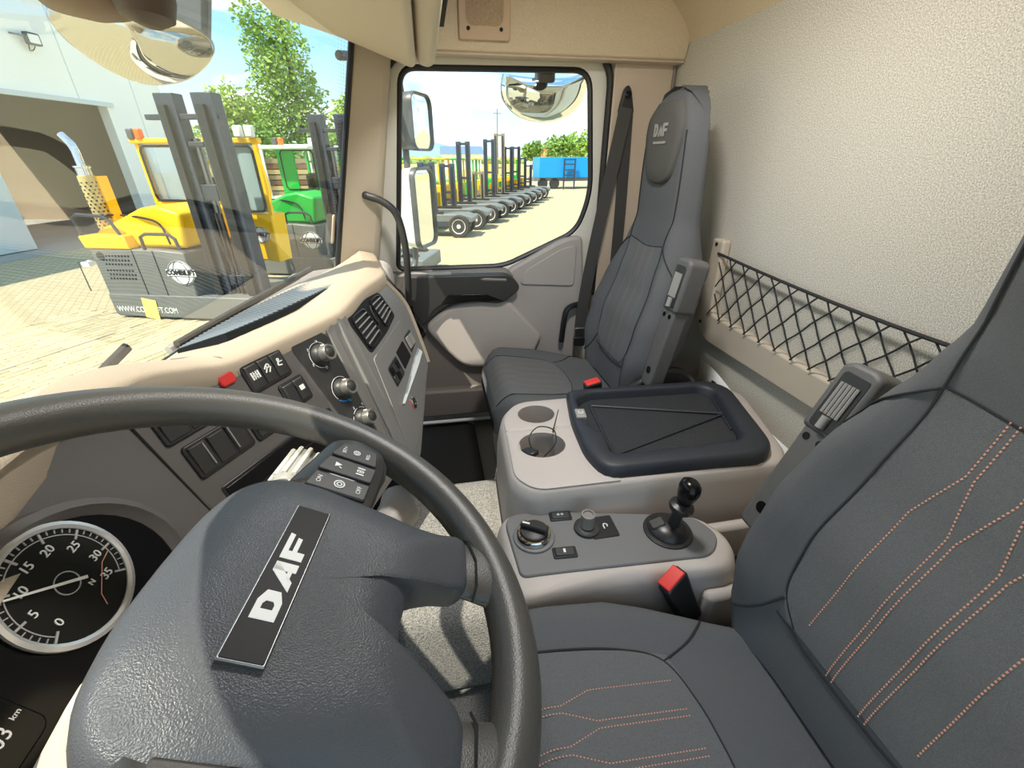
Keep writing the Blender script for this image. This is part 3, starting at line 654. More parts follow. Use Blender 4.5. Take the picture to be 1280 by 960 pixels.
def make_seat(name, label, X0, Y0, stitch_m, detail):
    st = thing(name, label, 'seat', (X0, Y0, 0), 'truck cab seats')
    T = Matrix.Translation((X0, Y0, 0))
    # backrest
    rings = []; zz = [.40 + .02 * i for i in range(43)] + [1.25, 1.258, 1.265, 1.270, 1.275, 1.279]
    for z in zz:
        w = interp(BW, z); th = interp(BT, z)
        f = [(back_x(u, z), u * w, z) for u in US]
        bk = [(interp(BX, z) + th - .035 * abs(u) ** 3, u * w * .985, z) for u in reversed(US[1:-1])]
        rings.append(f + bk)
    bk_o = MB(T).loft(rings).build('backrest', 'seat_fabric', st, smooth=80)
    # seat cushion
    rings = []
    for x in [0, .006, .015, .03, .05, .075, .10, .14, .20, .26, .32, .38, .44, .50, .53]:
        w = cush_w(x) - (.02 if x == 0 else 0); zb = .325 + .03 * max(0, (.03 - x) / .03)
        rings.append([(x, u * w, cush_z(x, u)) for u in US] + [(x, w * .97, zb + .012), (x, w * .9, zb), (x, -w * .9, zb), (x, -w * .97, zb + .012)])
    cu_o = MB(T).loft(rings).build('cushion', 'seat_fabric', st, smooth=80)
    # inset centre panels follow the cover, a hair proud
    def patch(surf, outline_rows, lift, nm, m, parent):
        rr = []
        for row in outline_rows: rr.append([surf(*p) + lift for p in row])
        return MB(T).loft(rr, closed=False).build(nm, m, parent, smooth=80)
    hw = [(.46, .105), (.56, .125), (.64, .130), (.72, .124), (.80, .116), (.87, .112)]
    rows = []
    for i in range(22):
        z = .50 + (.875 - .50) * i / 21
        w = interp(hw, z) if z > .54 else interp(hw, z) * (1 - ((.54 - z) / .06) ** 2 * .25)
        rows.append([(w * (-1 + 2 * j / 14), z - (.014 * (1 - (abs(-1 + 2 * j / 14))) * (1 if i == 21 else i / 21))) for j in range(15)])
    patch(back_pt, rows, Vector((-.0022, 0, 0)), 'centre_panel', 'seat_centre', bk_o)
    rows2 = []
    for i in range(14):
        x = .012 + (.27 - .012) * i / 13
        rows2.append([(x + (.02 * (1 - (abs(-1 + 2 * j / 14)) ** 2.0)) * (i / 13) - .0, (.148 - .02 * (i / 13) ** 3) * (-1 + 2 * j / 14)) for j in range(15)])
    patch(cush_pt, rows2, Vector((0, 0, .0022)), 'centre_panel', 'seat_centre', cu_o)
    sm = MB(T); tube = lambda surf, pts, lift, r=.0017: sm.tube([surf(*p) + lift for p in spline([Vector((*p, 0)) for p in pts], 8) for p in [p[:2]]], r, 6)
    BL = Vector((-.0016, 0, 0)); ZL = Vector((0, 0, .0014))
    for s in (1, -1):
        tube(back_pt, [(s * .088, .50), (s * .122, .545), (s * .130, .63), (s * .124, .72), (s * .114, .82), (s * .112, .875), (s * .116, .94), (s * .118, 1.02), (s * .116, 1.10), (s * .110, 1.17)], BL)
        tube(back_pt, [(s * .205, .425), (s * .15, .47), (s * .118, .53)], BL)
        tube(cush_pt, [(.012, s * .148), (.10, s * .150), (.20, s * .142), (.262, s * .12), (.285, s * .06), (.29, 0)], ZL)
        tube(cush_pt, [(.262, s * .12), (.32, s * .145), (.36, s * .175), (.375, s * .19)], ZL)
        tube(back_pt, [(s * .112, .875), (s * .165, .83), (s * .205, .77)], BL)
    tube(back_pt, [(-.112, .876), (-.05, .866), (0, .862), (.05, .866), (.112, .876)], BL)
    tube(back_pt, [(-.118, .50), (-.06, .488), (0, .486), (.06, .488), (.118, .50)], BL)
    sm.build('seam', 'seam_dark', st)
    # headrest cushion with its woven emblem
    U = [(-.060, 1.245), (-.092, 1.21), (-.102, 1.165), (-.094, 1.12), (-.072, 1.062), (-.035, 1.040), (0, 1.036), (.035, 1.040), (.072, 1.062), (.094, 1.12), (.102, 1.165), (.092, 1.21), (.060, 1.245)]
    U = [tuple(p) for p in spline([Vector((*p, 0)) for p in U], 4)]
    hr = []
    for k, lift in ((1.0, .001), (.975, -.008), (.93, -.012), (.7, -.014), (.4, -.015), (.05, -.0155)):
        hr.append([back_pt(p[0] * k, 1.16 + (p[1] - 1.16) * k) + Vector((lift, 0, 0)) for p in U])
    MB(T).loft([[tuple(p) for p in r] for r in hr], True, True).build('head_cushion', mat('head_fabric', (92, 91, 88), .95, bump=(1300, .4), spec=.1) if 'head_fabric' not in MATS else 'head_fabric', st, smooth=60)
    if detail == 'emblem':
        Tq = T @ frame((back_x(0, 1.19) - .0165, 0, 1.175), (0, -1, 0), (0, 0, 1))
        daf_letters(Tq, .032, .078, 'emblem_letter', mat('emblem_grey', (150, 148, 144), .8), st, .001)
        MB(Tq).prism(rrect(-.036, -.034, .036, -.028, .002), 0, .001).build('emblem_bar', 'emblem_grey', st)
    # stitching: twin rows with diamond splits
    g = MB(T); d = .043; e_ = .0042
    bs = .00095 if detail != 'emblem' else .0007; cs = .00075 if detail != 'emblem' else .0007
    rows_b = [[(q * .0745, .53), (q * .072, .62), (q * .070, .735), (q * (.046 + e_), .80), (q * (.046 + e_), .868)] for q in (-1, 1)]
    for q in (-1, 1):
        rows_b.append([(q * (.024 + e_), .495), (q * (.024 + e_), .735), (q * (.046 - e_), .80), (q * (.046 - e_), .868)])
        rows_b.append([(q * (.024 - e_), .495), (q * (.024 - e_), .735), (q * e_, .80), (q * e_, .868)])
    for path in rows_b: stitches(g, back_pt, path, .0048, .0025, bs)
    for y, lo_, hi_ in ((.097, 1, 0), (.051, 1, 1), (.005, 1, 1), (-.041, 1, 1), (-.087, 0, 1)):
        for q, on in ((-1, lo_), (1, hi_)):
            if on: stitches(g, cush_pt, [(.020, y + q * (.023 - e_)), (.085, y + q * (.023 - e_)), (.130, y + q * e_), (.262, y + q * e_)], .0045, .0022, cs)
    g.build('stitching', stitch_m, st, smooth=0, kind='stuff')
    # base under the cushion
    MB(T).prism(rpoly([(.04, -.20), (.55, -.20), (.55, .20), (.04, .20)], .03), .02, .34).build('seat_base', 'black_matt', st, bevel=.01)
    return st
def daf_letters(T, h, w, name, m, parent, depth, slant=.30, x_squeeze=1):
    """D A F in slanted block capitals, height h, overall width w"""
    k = w / 3.32
    D = [[(0, 0), (0, 1), (.62, 1), (.98, .78), (.98, .22), (.62, 0)], [(.34, .26), (.34, .74), (.52, .74), (.62, .64), (.62, .36), (.52, .26)]]
    sh = lambda p, x0: ((x0 + p[0]) * k - w / 2, p[1] * h - h / 2)
    # D as outer outline with a slot: built from strips so that the counter stays open
    mb = MB(T)
    def quad(pts, x0): mb.prism([sh(p, x0) for p in pts], 0, depth)
    o, i = D
    for j in range(6): quad([o[j], o[(j + 1) % 6], i[(j + 1) % 6], i[j]], 0)
    mb.build(name, m, parent, smooth=0)
    mb = MB(T)
    quad([(0, 0), (.36, 0), (1.0, .86), (1.0, 1), (.68, 1)], 1.02); quad([(.72, .98), (1.04, 1), (1.04, 0), (.72, 0)], 1.02); quad([(.40, .16), (.74, .16), (.74, .36), (.54, .36)], 1.02)
    mb.build(name, m, parent, smooth=0)
    mb = MB(T)
    quad([(0, 0), (.34, 0), (.34, 1), (0, 1)], 2.22); quad([(.34, .76), (1.06, .76), (1.10, 1), (.34, 1)], 2.22); quad([(.34, .36), (.92, .36), (.96, .58), (.34, .58)], 2.22)
    mb.build(name, m, parent, smooth=0)
ps_ = make_seat('passenger_chair', 'charcoal fabric passenger seat with three-letter emblem on the headrest, beside the door', .15, 1.30, 'stitch_grey', 'emblem')
ds_ = make_seat('driver_chair', 'charcoal fabric driver seat with orange diamond stitching, close behind the steering wheel', .035, .215, 'stitch_orange', 'plain')
def hip(seat, X0, Y0, s):
    T = frame((X0, Y0 + s * .225, 0), (1, 0, 0), (0, 0, 1))
    MB(T).prism(rpoly([(.36, .40), (.42, .50), (.50, .545), (.60, .53), (.65, .45), (.62, .36)], .06), -.018, .018).build('recliner_cover', 'black_plastic', seat, bevel=.012, seg=3)
hip(ps_, .15, 1.30, -1)
# armrests swung up beside the backrests
mat('arm_grey_dark', (92, 91, 90), .5, bump=(1400, .1))
def arm_side(seat, base, top):
    b, t = Vector(base), Vector(top); ax = t - b; ln = ax.length
    T = frame(b, ax, (0, 1, 0))            # local x up the arm, y across, z facing the windscreen
    body = MB(T).prism(rpoly([(-.03, -.026), (ln * .70, -.030), (ln * .70, .030), (-.03, .026)], .012), -.030, .018).build('armrest', 'arm_grey_dark', seat, bevel=.007, seg=3)
    MB(T).prism(rpoly([(ln * .60, -.036), (ln * 1.0, -.036), (ln * 1.03, -.02), (ln * 1.03, .02), (ln * 1.0, .036), (ln * .60, .036)], .012), -.040, .022).build('arm_head', 'arm_grey_dark', body, bevel=.009, seg=3)
    MB(T).prism(rrect(ln * .63, -.024, ln * .97, .024, .007), .018, .0228).build('arm_slot', 'black_plastic', body, bevel=.001)
    for i in range(5): MB(T).tube([(ln * .72, -.014 + .007 * i, .024), (ln * .91, -.014 + .007 * i, .024)], .0030, 6).build('grip_rib', 'panel_light', body)
    MB(T).tube([(ln * .64, 0, .024), (ln * .71, 0, .024)], .008, 10).build('adjuster_stub', 'panel_light', body)
    for q, w in ((.06, 0), (.56, .014), (.56, -.014)): MB(T).tube([(ln * q, w, .012), (ln * q, w, .0192)], .0065 if q > .1 else .011, 14).build('arm_bolt', 'black_gloss', body)
    return body
arm_side(ps_, (.615, 1.045, .53), (.672, 1.045, .86))
arm_side(ds_, (.56, .492, .52), (.668, .492, .80))
# seat-belt buckles
def buckle(name, label, base, top, wdir):
    b, t = Vector(base), Vector(top); T = frame(b, t - b, wdir); ln = (t - b).length
    r = thing(name, label, 'buckle', b)
    MB(T).prism(rpoly([(0, -.021), (ln, -.026), (ln + .004, -.02), (ln + .004, .02), (ln, .026), (0, .021)], .005), -.013, .013).build('buckle_case', 'black_plastic', r, bevel=.004)
    MB(T).prism(rpoly([(ln - .034, -.022), (ln + .006, -.022), (ln + .006, .022), (ln - .034, .022)], .003), -.011, .0145).build('release_button', 'red_plastic', r, bevel=.002)
    MB(T).prism(rrect(ln - .024, -.014, ln - .002, .014, .003), .0143, .0158).build('button_ridge', 'red_mark', r, bevel=.001)
    MB(T).prism(rrect(-.09, -.016, .004, .016, .002), -.004, .004).build('buckle_stalk', 'belt_web', r)
    return r
buckle('driver_belt_buckle', 'black seat belt buckle with red button beside the driver seat and gear console', (.428, .448, .325), (.366, .444, .452), (1, .45, .45))
buckle('passenger_belt_buckle', 'seat belt buckle with red button poking up by the passenger seat', (.445, 1.055, .44), (.430, 1.045, .525), (1, .1, 0))
# passenger seat belt on the pillar
sb = thing('seat_belt', 'dark seat belt hanging from the pillar anchor by the passenger door', 'seat belt', (.70, 1.69, .40))
MB().prism(rpoly([(.690, 1.245), (.748, 1.245), (.730, 1.315), (.717, 1.332), (.704, 1.315)], .012), 0, .022, XZ(1.70)).build('anchor_plate', 'black_plastic', sb, bevel=.006)
MB(XZ(1.678)).lathe([(.011, 0), (.011, .006), (.006, .008)], 14, XZ(1.678) @ Matrix.Translation((.717, 1.30, 0))).build('anchor_bolt', 'black_gloss', sb)
def strap(pts, w, name, wv=(1, 0, 0)):
    P = spline([Vector(p) for p in pts], 6); wv = Vector(wv); r = []
    for i, p in enumerate(P):
        t = (P[min(i + 1, len(P) - 1)] - P[max(i - 1, 0)]).normalized(); w_ = (wv - t * wv.dot(t)).normalized(); n = t.cross(w_) * .0012
        r.append([p - w_ * w / 2 - n, p + w_ * w / 2 - n, p + w_ * w / 2 + n, p - w_ * w / 2 + n])
    return MB().loft(r).build(name, 'belt_web', sb, smooth=60)
strap([(.712, 1.672, 1.262), (.690, 1.66, 1.15), (.655, 1.65, .95), (.625, 1.65, .75), (.603, 1.65, .56), (.598, 1.65, .46)], .047, 'strap', (1, -.12, .1))
strap([(.722, 1.682, 1.255), (.735, 1.69, 1.05), (.742, 1.69, .85), (.745, 1.69, .45)], .045, 'return_strap')
MB().prism(rrect(-.022, -.03, .022, .012, .004), -.005, .005, frame((.597, 1.648, .455), (1, -.1, 0), (0, 0, 1))).build('tongue', 'satin_metal', sb, bevel=.002)
MB().prism(rrect(-.024, -.06, .024, -.02, .006), -.009, .009, frame((.597, 1.648, .445), (1, -.1, 0), (0, 0, 1))).build('tongue_grip', 'black_plastic', sb, bevel=.003)
# ================================================================== centre console on the engine tunnel
co = thing('centre_console', 'taupe centre console with twin cup holders and navy tray lid between the seats', 'console', (.45, .86, .22))
def zring(poly, z): return [(p[0], p[1], z) for p in poly]
base_poly = rpoly([(.115, .70), (.155, .65), (.76, .64), (.80, .69), (.88, .96), (.84, 1.025), (.185, 1.035), (.130, .965)], [.05, .05, .05, .05, .06, .05, .06, .06], 6)
cb = Vector((.48, .83))
def shrink(poly, d): return [tuple(Vector(p) + (cb - Vector(p)).normalized() * d) for p in poly]
MB().loft([zring(base_poly, .225), zring(shrink(base_poly, -.004), .30), zring(shrink(base_poly, .0), .315), zring(shrink(base_poly, .002), .42), zring(shrink(base_poly, .008), .46), zring(shrink(base_poly, .014), .486), zring(shrink(base_poly, .026), .496), zring(shrink(base_poly, .05), .4965)], True, False).build('console_body', 'taupe_plastic', co, smooth=60)
def resample(poly, n, c):
    P = [Vector(p) for p in poly]; out = []
    for i in range(n):
        a = -math.pi + 2 * math.pi * i / n; d = Vector((math.cos(a), math.sin(a))); best = 0
        for p, q in zip(P, P[1:] + P[:1]):
            p_, e = p - c, q - p; den = d.x * e.y - d.y * e.x
            if abs(den) < 1e-9: continue
            t = (p_.x * e.y - p_.y * e.x) / den; u = (p_.x * d.y - p_.y * d.x) / den
            if t > 0 and -1e-6 <= u <= 1.000001: best = max(best, t)
        out.append(tuple(c + d * best))
    return out
# front top with the two cup holders cut as open bowls
cups = [(.240, .950, .049, .044), (.222, .812, .056, .050)]
front = []
for p, q in zip(shrink(base_poly, .022), shrink(base_poly, .022)[1:] + shrink(base_poly, .022)[:1]):
    if p[0] <= .36: front.append(tuple(p[:2]))
    if (p[0] <= .36) != (q[0] <= .36): t = (.36 - p[0]) / (q[0] - p[0]); front.append((.36, p[1] + (q[1] - p[1]) * t))
def clip_y(poly, y, above):
    out = []
    for p, q in zip(poly, poly[1:] + poly[:1]):
        ip, iq = (p[1] >= y) == above, (q[1] >= y) == above
        if ip: out.append(tuple(p[:2]))
        if ip != iq:
            t = (y - p[1]) / (q[1] - p[1]); out.append((p[0] + (q[0] - p[0]) * t, y))
    return out
ft = MB()
for (cx, cy, rx, ry), above in zip(cups, (True, False)):
    c = Vector((cx, cy)); rim = resample(clip_y(front, .884, above), 96, c)
    hole = [tuple(c + Vector(((rx * math.cos(-math.pi + 2 * math.pi * i / 96)), ry * math.sin(-math.pi + 2 * math.pi * i / 96)))) for i in range(96)]
    ft.loft([zring(rim, .4965), zring([tuple(Vector(a).lerp(Vector(b), .12)) for a, b in zip(rim, hole)], .4985), zring([tuple(Vector(a).lerp(Vector(b), .9)) for a, b in zip(rim, hole)], .4995), zring(hole, .498)], True, False)
ft.build('cup_top', 'taupe_plastic', co, smooth=40)
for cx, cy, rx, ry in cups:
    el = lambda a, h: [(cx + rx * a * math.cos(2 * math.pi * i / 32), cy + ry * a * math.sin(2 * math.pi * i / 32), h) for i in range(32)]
    MB().loft([el(1.0, .4985), el(.985, .494), el(.95, .487), el(.86, .4275), el(.80, .42), el(.03, .419)], True, False).build('cup_holder', mat('cup_taupe_shaded', (150, 141, 134), .5) if 'cup_taupe_shaded' not in MATS else 'cup_taupe_shaded', co, smooth=50)  # bowls in a darker taupe: shade of the recess put into the colour
# navy lid with its sunken rubber tray
lid = rpoly([(.345, 1.02), (.315, .88), (.305, .74), (.325, .668), (.70, .655), (.745, .70), (.812, .955), (.775, 1.005)], [.012, .05, .05, .03, .05, .05, .05, .04], 6)
inn = rpoly([(.395, .995), (.352, .965), (.345, .83), (.372, .80), (.355, .715), (.672, .715), (.70, .745), (.757, .945), (.735, .975)], [.02, .02, .015, .015, .02, .03, .03, .03, .03], 6)
lc = Vector((.54, .84)); lo, li = resample(lid, 96, lc), resample(inn, 96, lc)
mixp = lambda k: [tuple(Vector(a).lerp(Vector(b), k)) for a, b in zip(lo, li)]
sc = lambda poly, k: [tuple(lc + (Vector(p) - lc) * k) for p in poly]
lr = [zring(sc(lo, 1.0), .474), zring(sc(lo, 1.008), .490), zring(sc(lo, 1.004), .514), zring(mixp(.10), .522), zring(mixp(.22), .525), zring(mixp(.85), .525), zring(mixp(.95), .523), zring(sc(li, .995), .516), zring(sc(li, .97), .5015)]
lo_ = MB().loft(lr, True, False).build('tray_lid', 'tray_navy', co, smooth=60)
MB().prism(sc(li, .965), .496, .5016).build('tray_mat', 'tray_rubber', lo_)
for pts in ([(.395, .955, .503), (.725, .85, .505)], [(.375, .735, .503), (.725, .85, .505)], [(.70, .78, .503), (.745, .93, .503)], [(.392, .958, .503), (.372, .735, .503)]):
    MB().tube(pts, .0038, 6).build('tray_rib', 'tray_navy', lo_)
lt = MB().prism(rrect(-.020, -.013, .020, .013, .003), 0, .012, frame((.340, .885, .519), (.15, 1, 0), (-1, .15, 0))).build('lid_latch', 'panel_light', co, bevel=.003)
tl = MB(frame((.340, .885, .532), (.15, 1, 0), (-1, .15, 0)))
tl.tube([(.006 * math.cos(R(a)), .006 * math.sin(R(a)), 0) for a in range(40, 330, 20)], .0012, 5).build('latch_mark', 'white_mark', lt)
MB().tube([(p[0], p[1], .3075) for p in shrink(base_poly, -.002)], .0022, 6, closed=True).build('body_seam', 'door_dark', co)
# keys in the near cup
ky = thing('truck_key', 'black truck key on a wire loop lying in the near cup holder', 'key', (.205, .81, .42))
Tk = frame((.190, .800, .488), (.45, -1, .35), (1, .45, 0))
MB(Tk).prism(rpoly([(-.022, -.013), (.018, -.016), (.024, 0), (.018, .016), (-.022, .013)], .008), -.006, .006).build('key_fob', 'black_plastic', ky, bevel=.003)
MB(frame((.212, .782, .470), (1, 0, .3), (0, 1, .2))).prism(rrect(-.006, -.03, .006, .005, .002), -.0012, .0012).build('key_blade', 'satin_metal', ky)
MB().tube([(.214 + .011 * math.cos(a), .790 + .011 * math.sin(a), .474 + .006 * math.sin(a)) for a in [2 * math.pi * i / 16 for i in range(16)]], .0012, 5, closed=True).build('key_ring', 'satin_metal', ky)
MB().tube(spline([(.200, .805, .482), (.194, .83, .508), (.222, .855, .520), (.258, .845, .514), (.256, .815, .496), (.222, .792, .476)], 8), .0016, 6).build('wire_loop', 'black_plastic', ky)
MB().tube([(.256, .842, .509), (.268, .862, .528), (.281, .885, .546)], [.0018, .0015, .001], 5).build('tie_tail', 'black_plastic', ky)
# papers slid down behind the console
pp = MB(); P = []
rows = []
for i in range(9):
    t = i / 8; y = 1.19 - .48 * t
    z1 = .505 - .05 * t + .012 * math.sin(t * 5); x = .868 - .02 * math.sin(t * 3) - .012 * t
    rows.append([(x + .018 * k + .004 * math.sin(t * 9 + k), y, z1 - (z1 - .235) * k) for k in (0, .25, .5, .75, 1)])
tag(pp.loft(rows, closed=False).build('paper_sheet', 'paper_white', solid=.0012), 'white printed paper sheets wedged behind the centre console', 'paper')
po = bpy.data.objects['paper_sheet']
for i in range(5):
    y = 1.08 - .055 * i; MB(frame((.8585 - .006 * i, y, .468 - .006 * i), (0, 1, -.1), (.06, .1, 1))).prism(rrect(-.012, -.004, .012, .004, .002), -.004, .001).build('print_mark', 'black_plastic', po)
# ================================================================== gear console beside the driver
gc = thing('gear_console', 'taupe side console with grey switch panel and rotary dial beside the driver seat', 'console', (.33, .60, .0))
gb_ = rpoly([(.085, .735), (.085, .495), (.30, .50), (.56, .490), (.605, .56), (.575, .64), (.50, .672), (.2, .735)], [.06, .03, .05, .06, .07, .06, .06, .05], 6)
gcen = Vector((.33, .60)); gsh = lambda d: [tuple(Vector(p) + (gcen - Vector(p)).normalized() * d) for p in gb_]
MB().loft([zring(gsh(.0), -.08), zring(gsh(.0), .22), zring(gsh(.005), .33), zring(gsh(.012), .358), zring(gsh(.022), .374), zring(gsh(.035), .380), zring(gsh(.08), .381)], True, True).build('console_shell', 'taupe_plastic', gc, smooth=60)
gp_ = rpoly([(.110, .715), (.118, .548), (.30, .540), (.515, .527), (.560, .575), (.530, .640), (.40, .668), (.20, .712)], [.05, .015, .05, .05, .05, .06, .05, .05], 6)
MB().prism(gp_, .375, .3855).build('switch_panel', 'console_panel', gc, bevel=.003)
MB().box((.48, .47, .20), (.86, .50, .335)).build('side_wing', 'taupe_plastic', gc, bevel=.012)
MB().box((.52, .625, .23), (.86, .652, .34)).build('rear_wing', 'taupe_plastic', gc, bevel=.01)
MB().box((.56, .50, .20), (.86, .626, .235)).build('dark_well', 'black_matt', gc)
def zk(x, y, z=.3855): return Matrix.Translation((x, y, z))
MB().lathe([(.045, 0), (.044, .004), (.040, .006)], 32, zk(.165, .640)).build('dial_base', 'console_panel', gc)
dk = MB().lathe([(.0375, 0), (.0365, .010), (.034, .013), (.031, .013), (.0305, .006), (.001, .006)], 40, zk(.165, .640, .391)).build('dial_ring', 'chrome', gc)
MB().lathe([(.030, 0), (.0285, .012), (.026, .014), (.001, .0145)], 32, zk(.165, .640, .395)).build('dial_face', 'panel_dark', dk)
MB(zk(.165, .640, .408) @ Matrix.Rotation(R(-28), 4, 'Z')).prism(rpoly([(-.030, -.006), (.030, -.009), (.030, .009), (-.030, .006)], .005), 0, .013).build('dial_grip', 'black_plastic', dk, bevel=.003)
MB(zk(.165, .640, .421) @ Matrix.Rotation(R(-28), 4, 'Z')).box((-.026, -.002, 0), (-.010, .002, .0012)).build('dial_pointer', 'white_mark', dk)
for i, a in enumerate((110, 140, 170, 200, 230)):
    MB(zk(.165 + .0335 * math.cos(R(a)), .640 + .0335 * math.sin(R(a)), .4042) @ Matrix.Rotation(R(a), 4, 'Z')).box((-.002, -.001, 0), (.002, .001, .0008)).build('dial_mark', 'black_plastic', dk)
def rocker(x, y, w, d, icon, rz):
    Tm = zk(x, y) @ Matrix.Rotation(R(rz), 4, 'Z')
    h = MB(Tm).prism(rrect(-w / 2, -d / 2, w / 2, d / 2, .004), -.004, .003).build('rocker_frame', 'black_plastic', gc, bevel=.0015)
    MB(Tm).loft([[(-w / 2 + .003, -d / 2 + .003, .002), (w / 2 - .003, -d / 2 + .003, .002), (w / 2 - .003, d / 2 - .003, .002), (-w / 2 + .003, d / 2 - .003, .002)], [(-w / 2 + .006, -d / 2 + .005, .0075), (w / 2 - .006, -d / 2 + .005, .0055), (w / 2 - .006, d / 2 - .005, .0055), (-w / 2 + .006, d / 2 - .005, .0075)]]).build('rocker_switch', 'panel_dark', h, bevel=.001)
    p = pictogram(Tm @ Matrix.Translation((-.001, 0, .0072)) @ Matrix.Diagonal((1, -1, 1, 1)), icon, d * .55, h)
rocker(.237, .687, .050, .026, 'dots', -4); rocker(.218, .588, .050, .028, 'bar', -4)
# trailer-brake lever in its square plate
MB(zk(.300, .640)).prism(rrect(-.012, -.030, .048, .030, .004), -.003, .0025).build('brake_plate', 'black_plastic', gc, bevel=.001)
pictogram(zk(.326, .640, .3885) @ Matrix.Diagonal((1, -1, 1, 1)), 'hook', .018, gc)
bk = MB().lathe([(.029, 0), (.028, .006), (.022, .010), (.017, .011)], 28, zk(.284, .642)).build('brake_knob', 'panel_dark', gc)
MB().lathe([(.0165, .008), (.013, .020), (.0155, .036), (.0150, .043), (.011, .0435), (.010, .040), (.001, .0395)], 24, zk(.284, .642)).build('knob_stem', 'panel_grey', bk)
# gear lever
gl = thing('gear_lever', 'black gear lever with rounded grip standing at the rear of the gear console', 'lever', (.465, .605, .3855))
MB().lathe([(.052, 0), (.051, .003), (.046, .004)], 32, zk(.455, .605)).build('lever_collar', 'black_plastic', gl)
MB().ell((.455, .605, .386), (.044, .044, .024), 28, 10).build('lever_boot', 'black_plastic', gl)
MB(zk(.435, .612, .402) @ Matrix.Rotation(R(-20), 4, 'Y')).prism(rrect(-.018, -.012, .012, .012, .004), 0, .008).build('boot_slot', 'panel_dark', gl, bevel=.002)
Tl = frame((.462, .603, .398), (1, 0, -.10), (0, 1, .10))
MB(Tl).lathe([(.014, 0), (.0125, .02), (.0115, .05), (.0125, .056)], 16).build('lever_shaft', 'black_plastic', gl)
MB(Tl).lathe([(.013, .050), (.0245, .058), (.026, .064), (.024, .069), (.014, .073), (.013, .078)], 22).build('lever_flange', 'black_plastic', gl)
MB(Tl @ Matrix.Diagonal((.86, 1, 1, 1))).lathe([(.013, .074), (.0165, .082), (.0215, .098), (.0245, .114), (.0225, .126), (.015, .133), (.006, .1355), (.001, .136)], 22).build('lever_grip', 'black_gloss', gl, smooth=80)
# scaled about the camera, the side console and its lever come out 7 % smaller than drawn above, with the switch panel 0.436 m above the floor
drawn, cam_scaled = Vector((.33, .60, .3855)), Vector((.307, .558, .4355))
for rt_ in (gc, gl):
    old_ = rt_.location.copy(); rt_.location = cam_scaled + (old_ - drawn) * .93
    for me_ in {c.data for c in rt_.children_recursive}:
        for v_ in me_.vertices: v_.co *= .93
# ================================================================== steering wheel and column
WC = Vector((-.172, .247, .806)); Wn = Vector((.449, -.020, .893)).normalized(); Wu = Vector((.044, .999, 0)); Wu = (Wu - Wn * Wu.dot(Wn)).normalized(); Wv = Wn.cross(Wu)
TW = Matrix((Wu, Wv, Wn)).transposed().to_4x4(); TW.translation = WC; TW = TW @ Matrix.Rotation(R(-4), 4, 'Z')
mat('pod_black', (52, 51, 50), .3)
sw = thing('steering_wheel', 'grey leather-grained four-spoke steering wheel with three-letter badge plate', 'steering wheel', WC)
RR = .243; rt = .0215
ring = [(RR * math.cos(2 * math.pi * i / 96), RR * math.sin(2 * math.pi * i / 96), 0) for i in range(96)]
MB(TW).tube(ring, rt, 20, closed=True).build('rim', 'rim_leather', sw, smooth=80)
# hub pad: outline from the spokes outwards, domed towards the driver
half = [(.0, .052), (.05, .050), (.088, .040), (.112, .018), (.120, -.012), (.118, -.045), (.112, -.085), (.108, -.120), (.111, -.155), (.118, -.186), (.086, -.194), (.054, -.188), (.047, -.160), (.034, -.136), (.0, -.130)]
hp = [tuple(p) for p in spline([Vector((*p, 0)) for p in half], 4)]
outl = [(p[0], p[1]) for p in hp] + [(-p[0], p[1]) for p in reversed(hp[1:-1])]
def padring(k, h, dome=0):
    c = Vector((0, -.055)); out = []
    for p in outl:
        q = c + (Vector(p) - c) * k
        far = max(0, (-.105 - q.y) / .085)      # the lower spokes fall back to the rim
        out.append((q.x, q.y, h * (1 - .50 * min(1, far))))
    return out
MB(TW).loft([padring(.97, -.022), padring(1.0, -.012), padring(1.0, .006), padring(.985, .016), padring(.955, .023), padring(.90, .028), padring(.80, .034), padring(.6, .040), padring(.35, .043), padring(.02, .044)], True, True).build('hub_pad', 'pad_leather', sw, smooth=70)
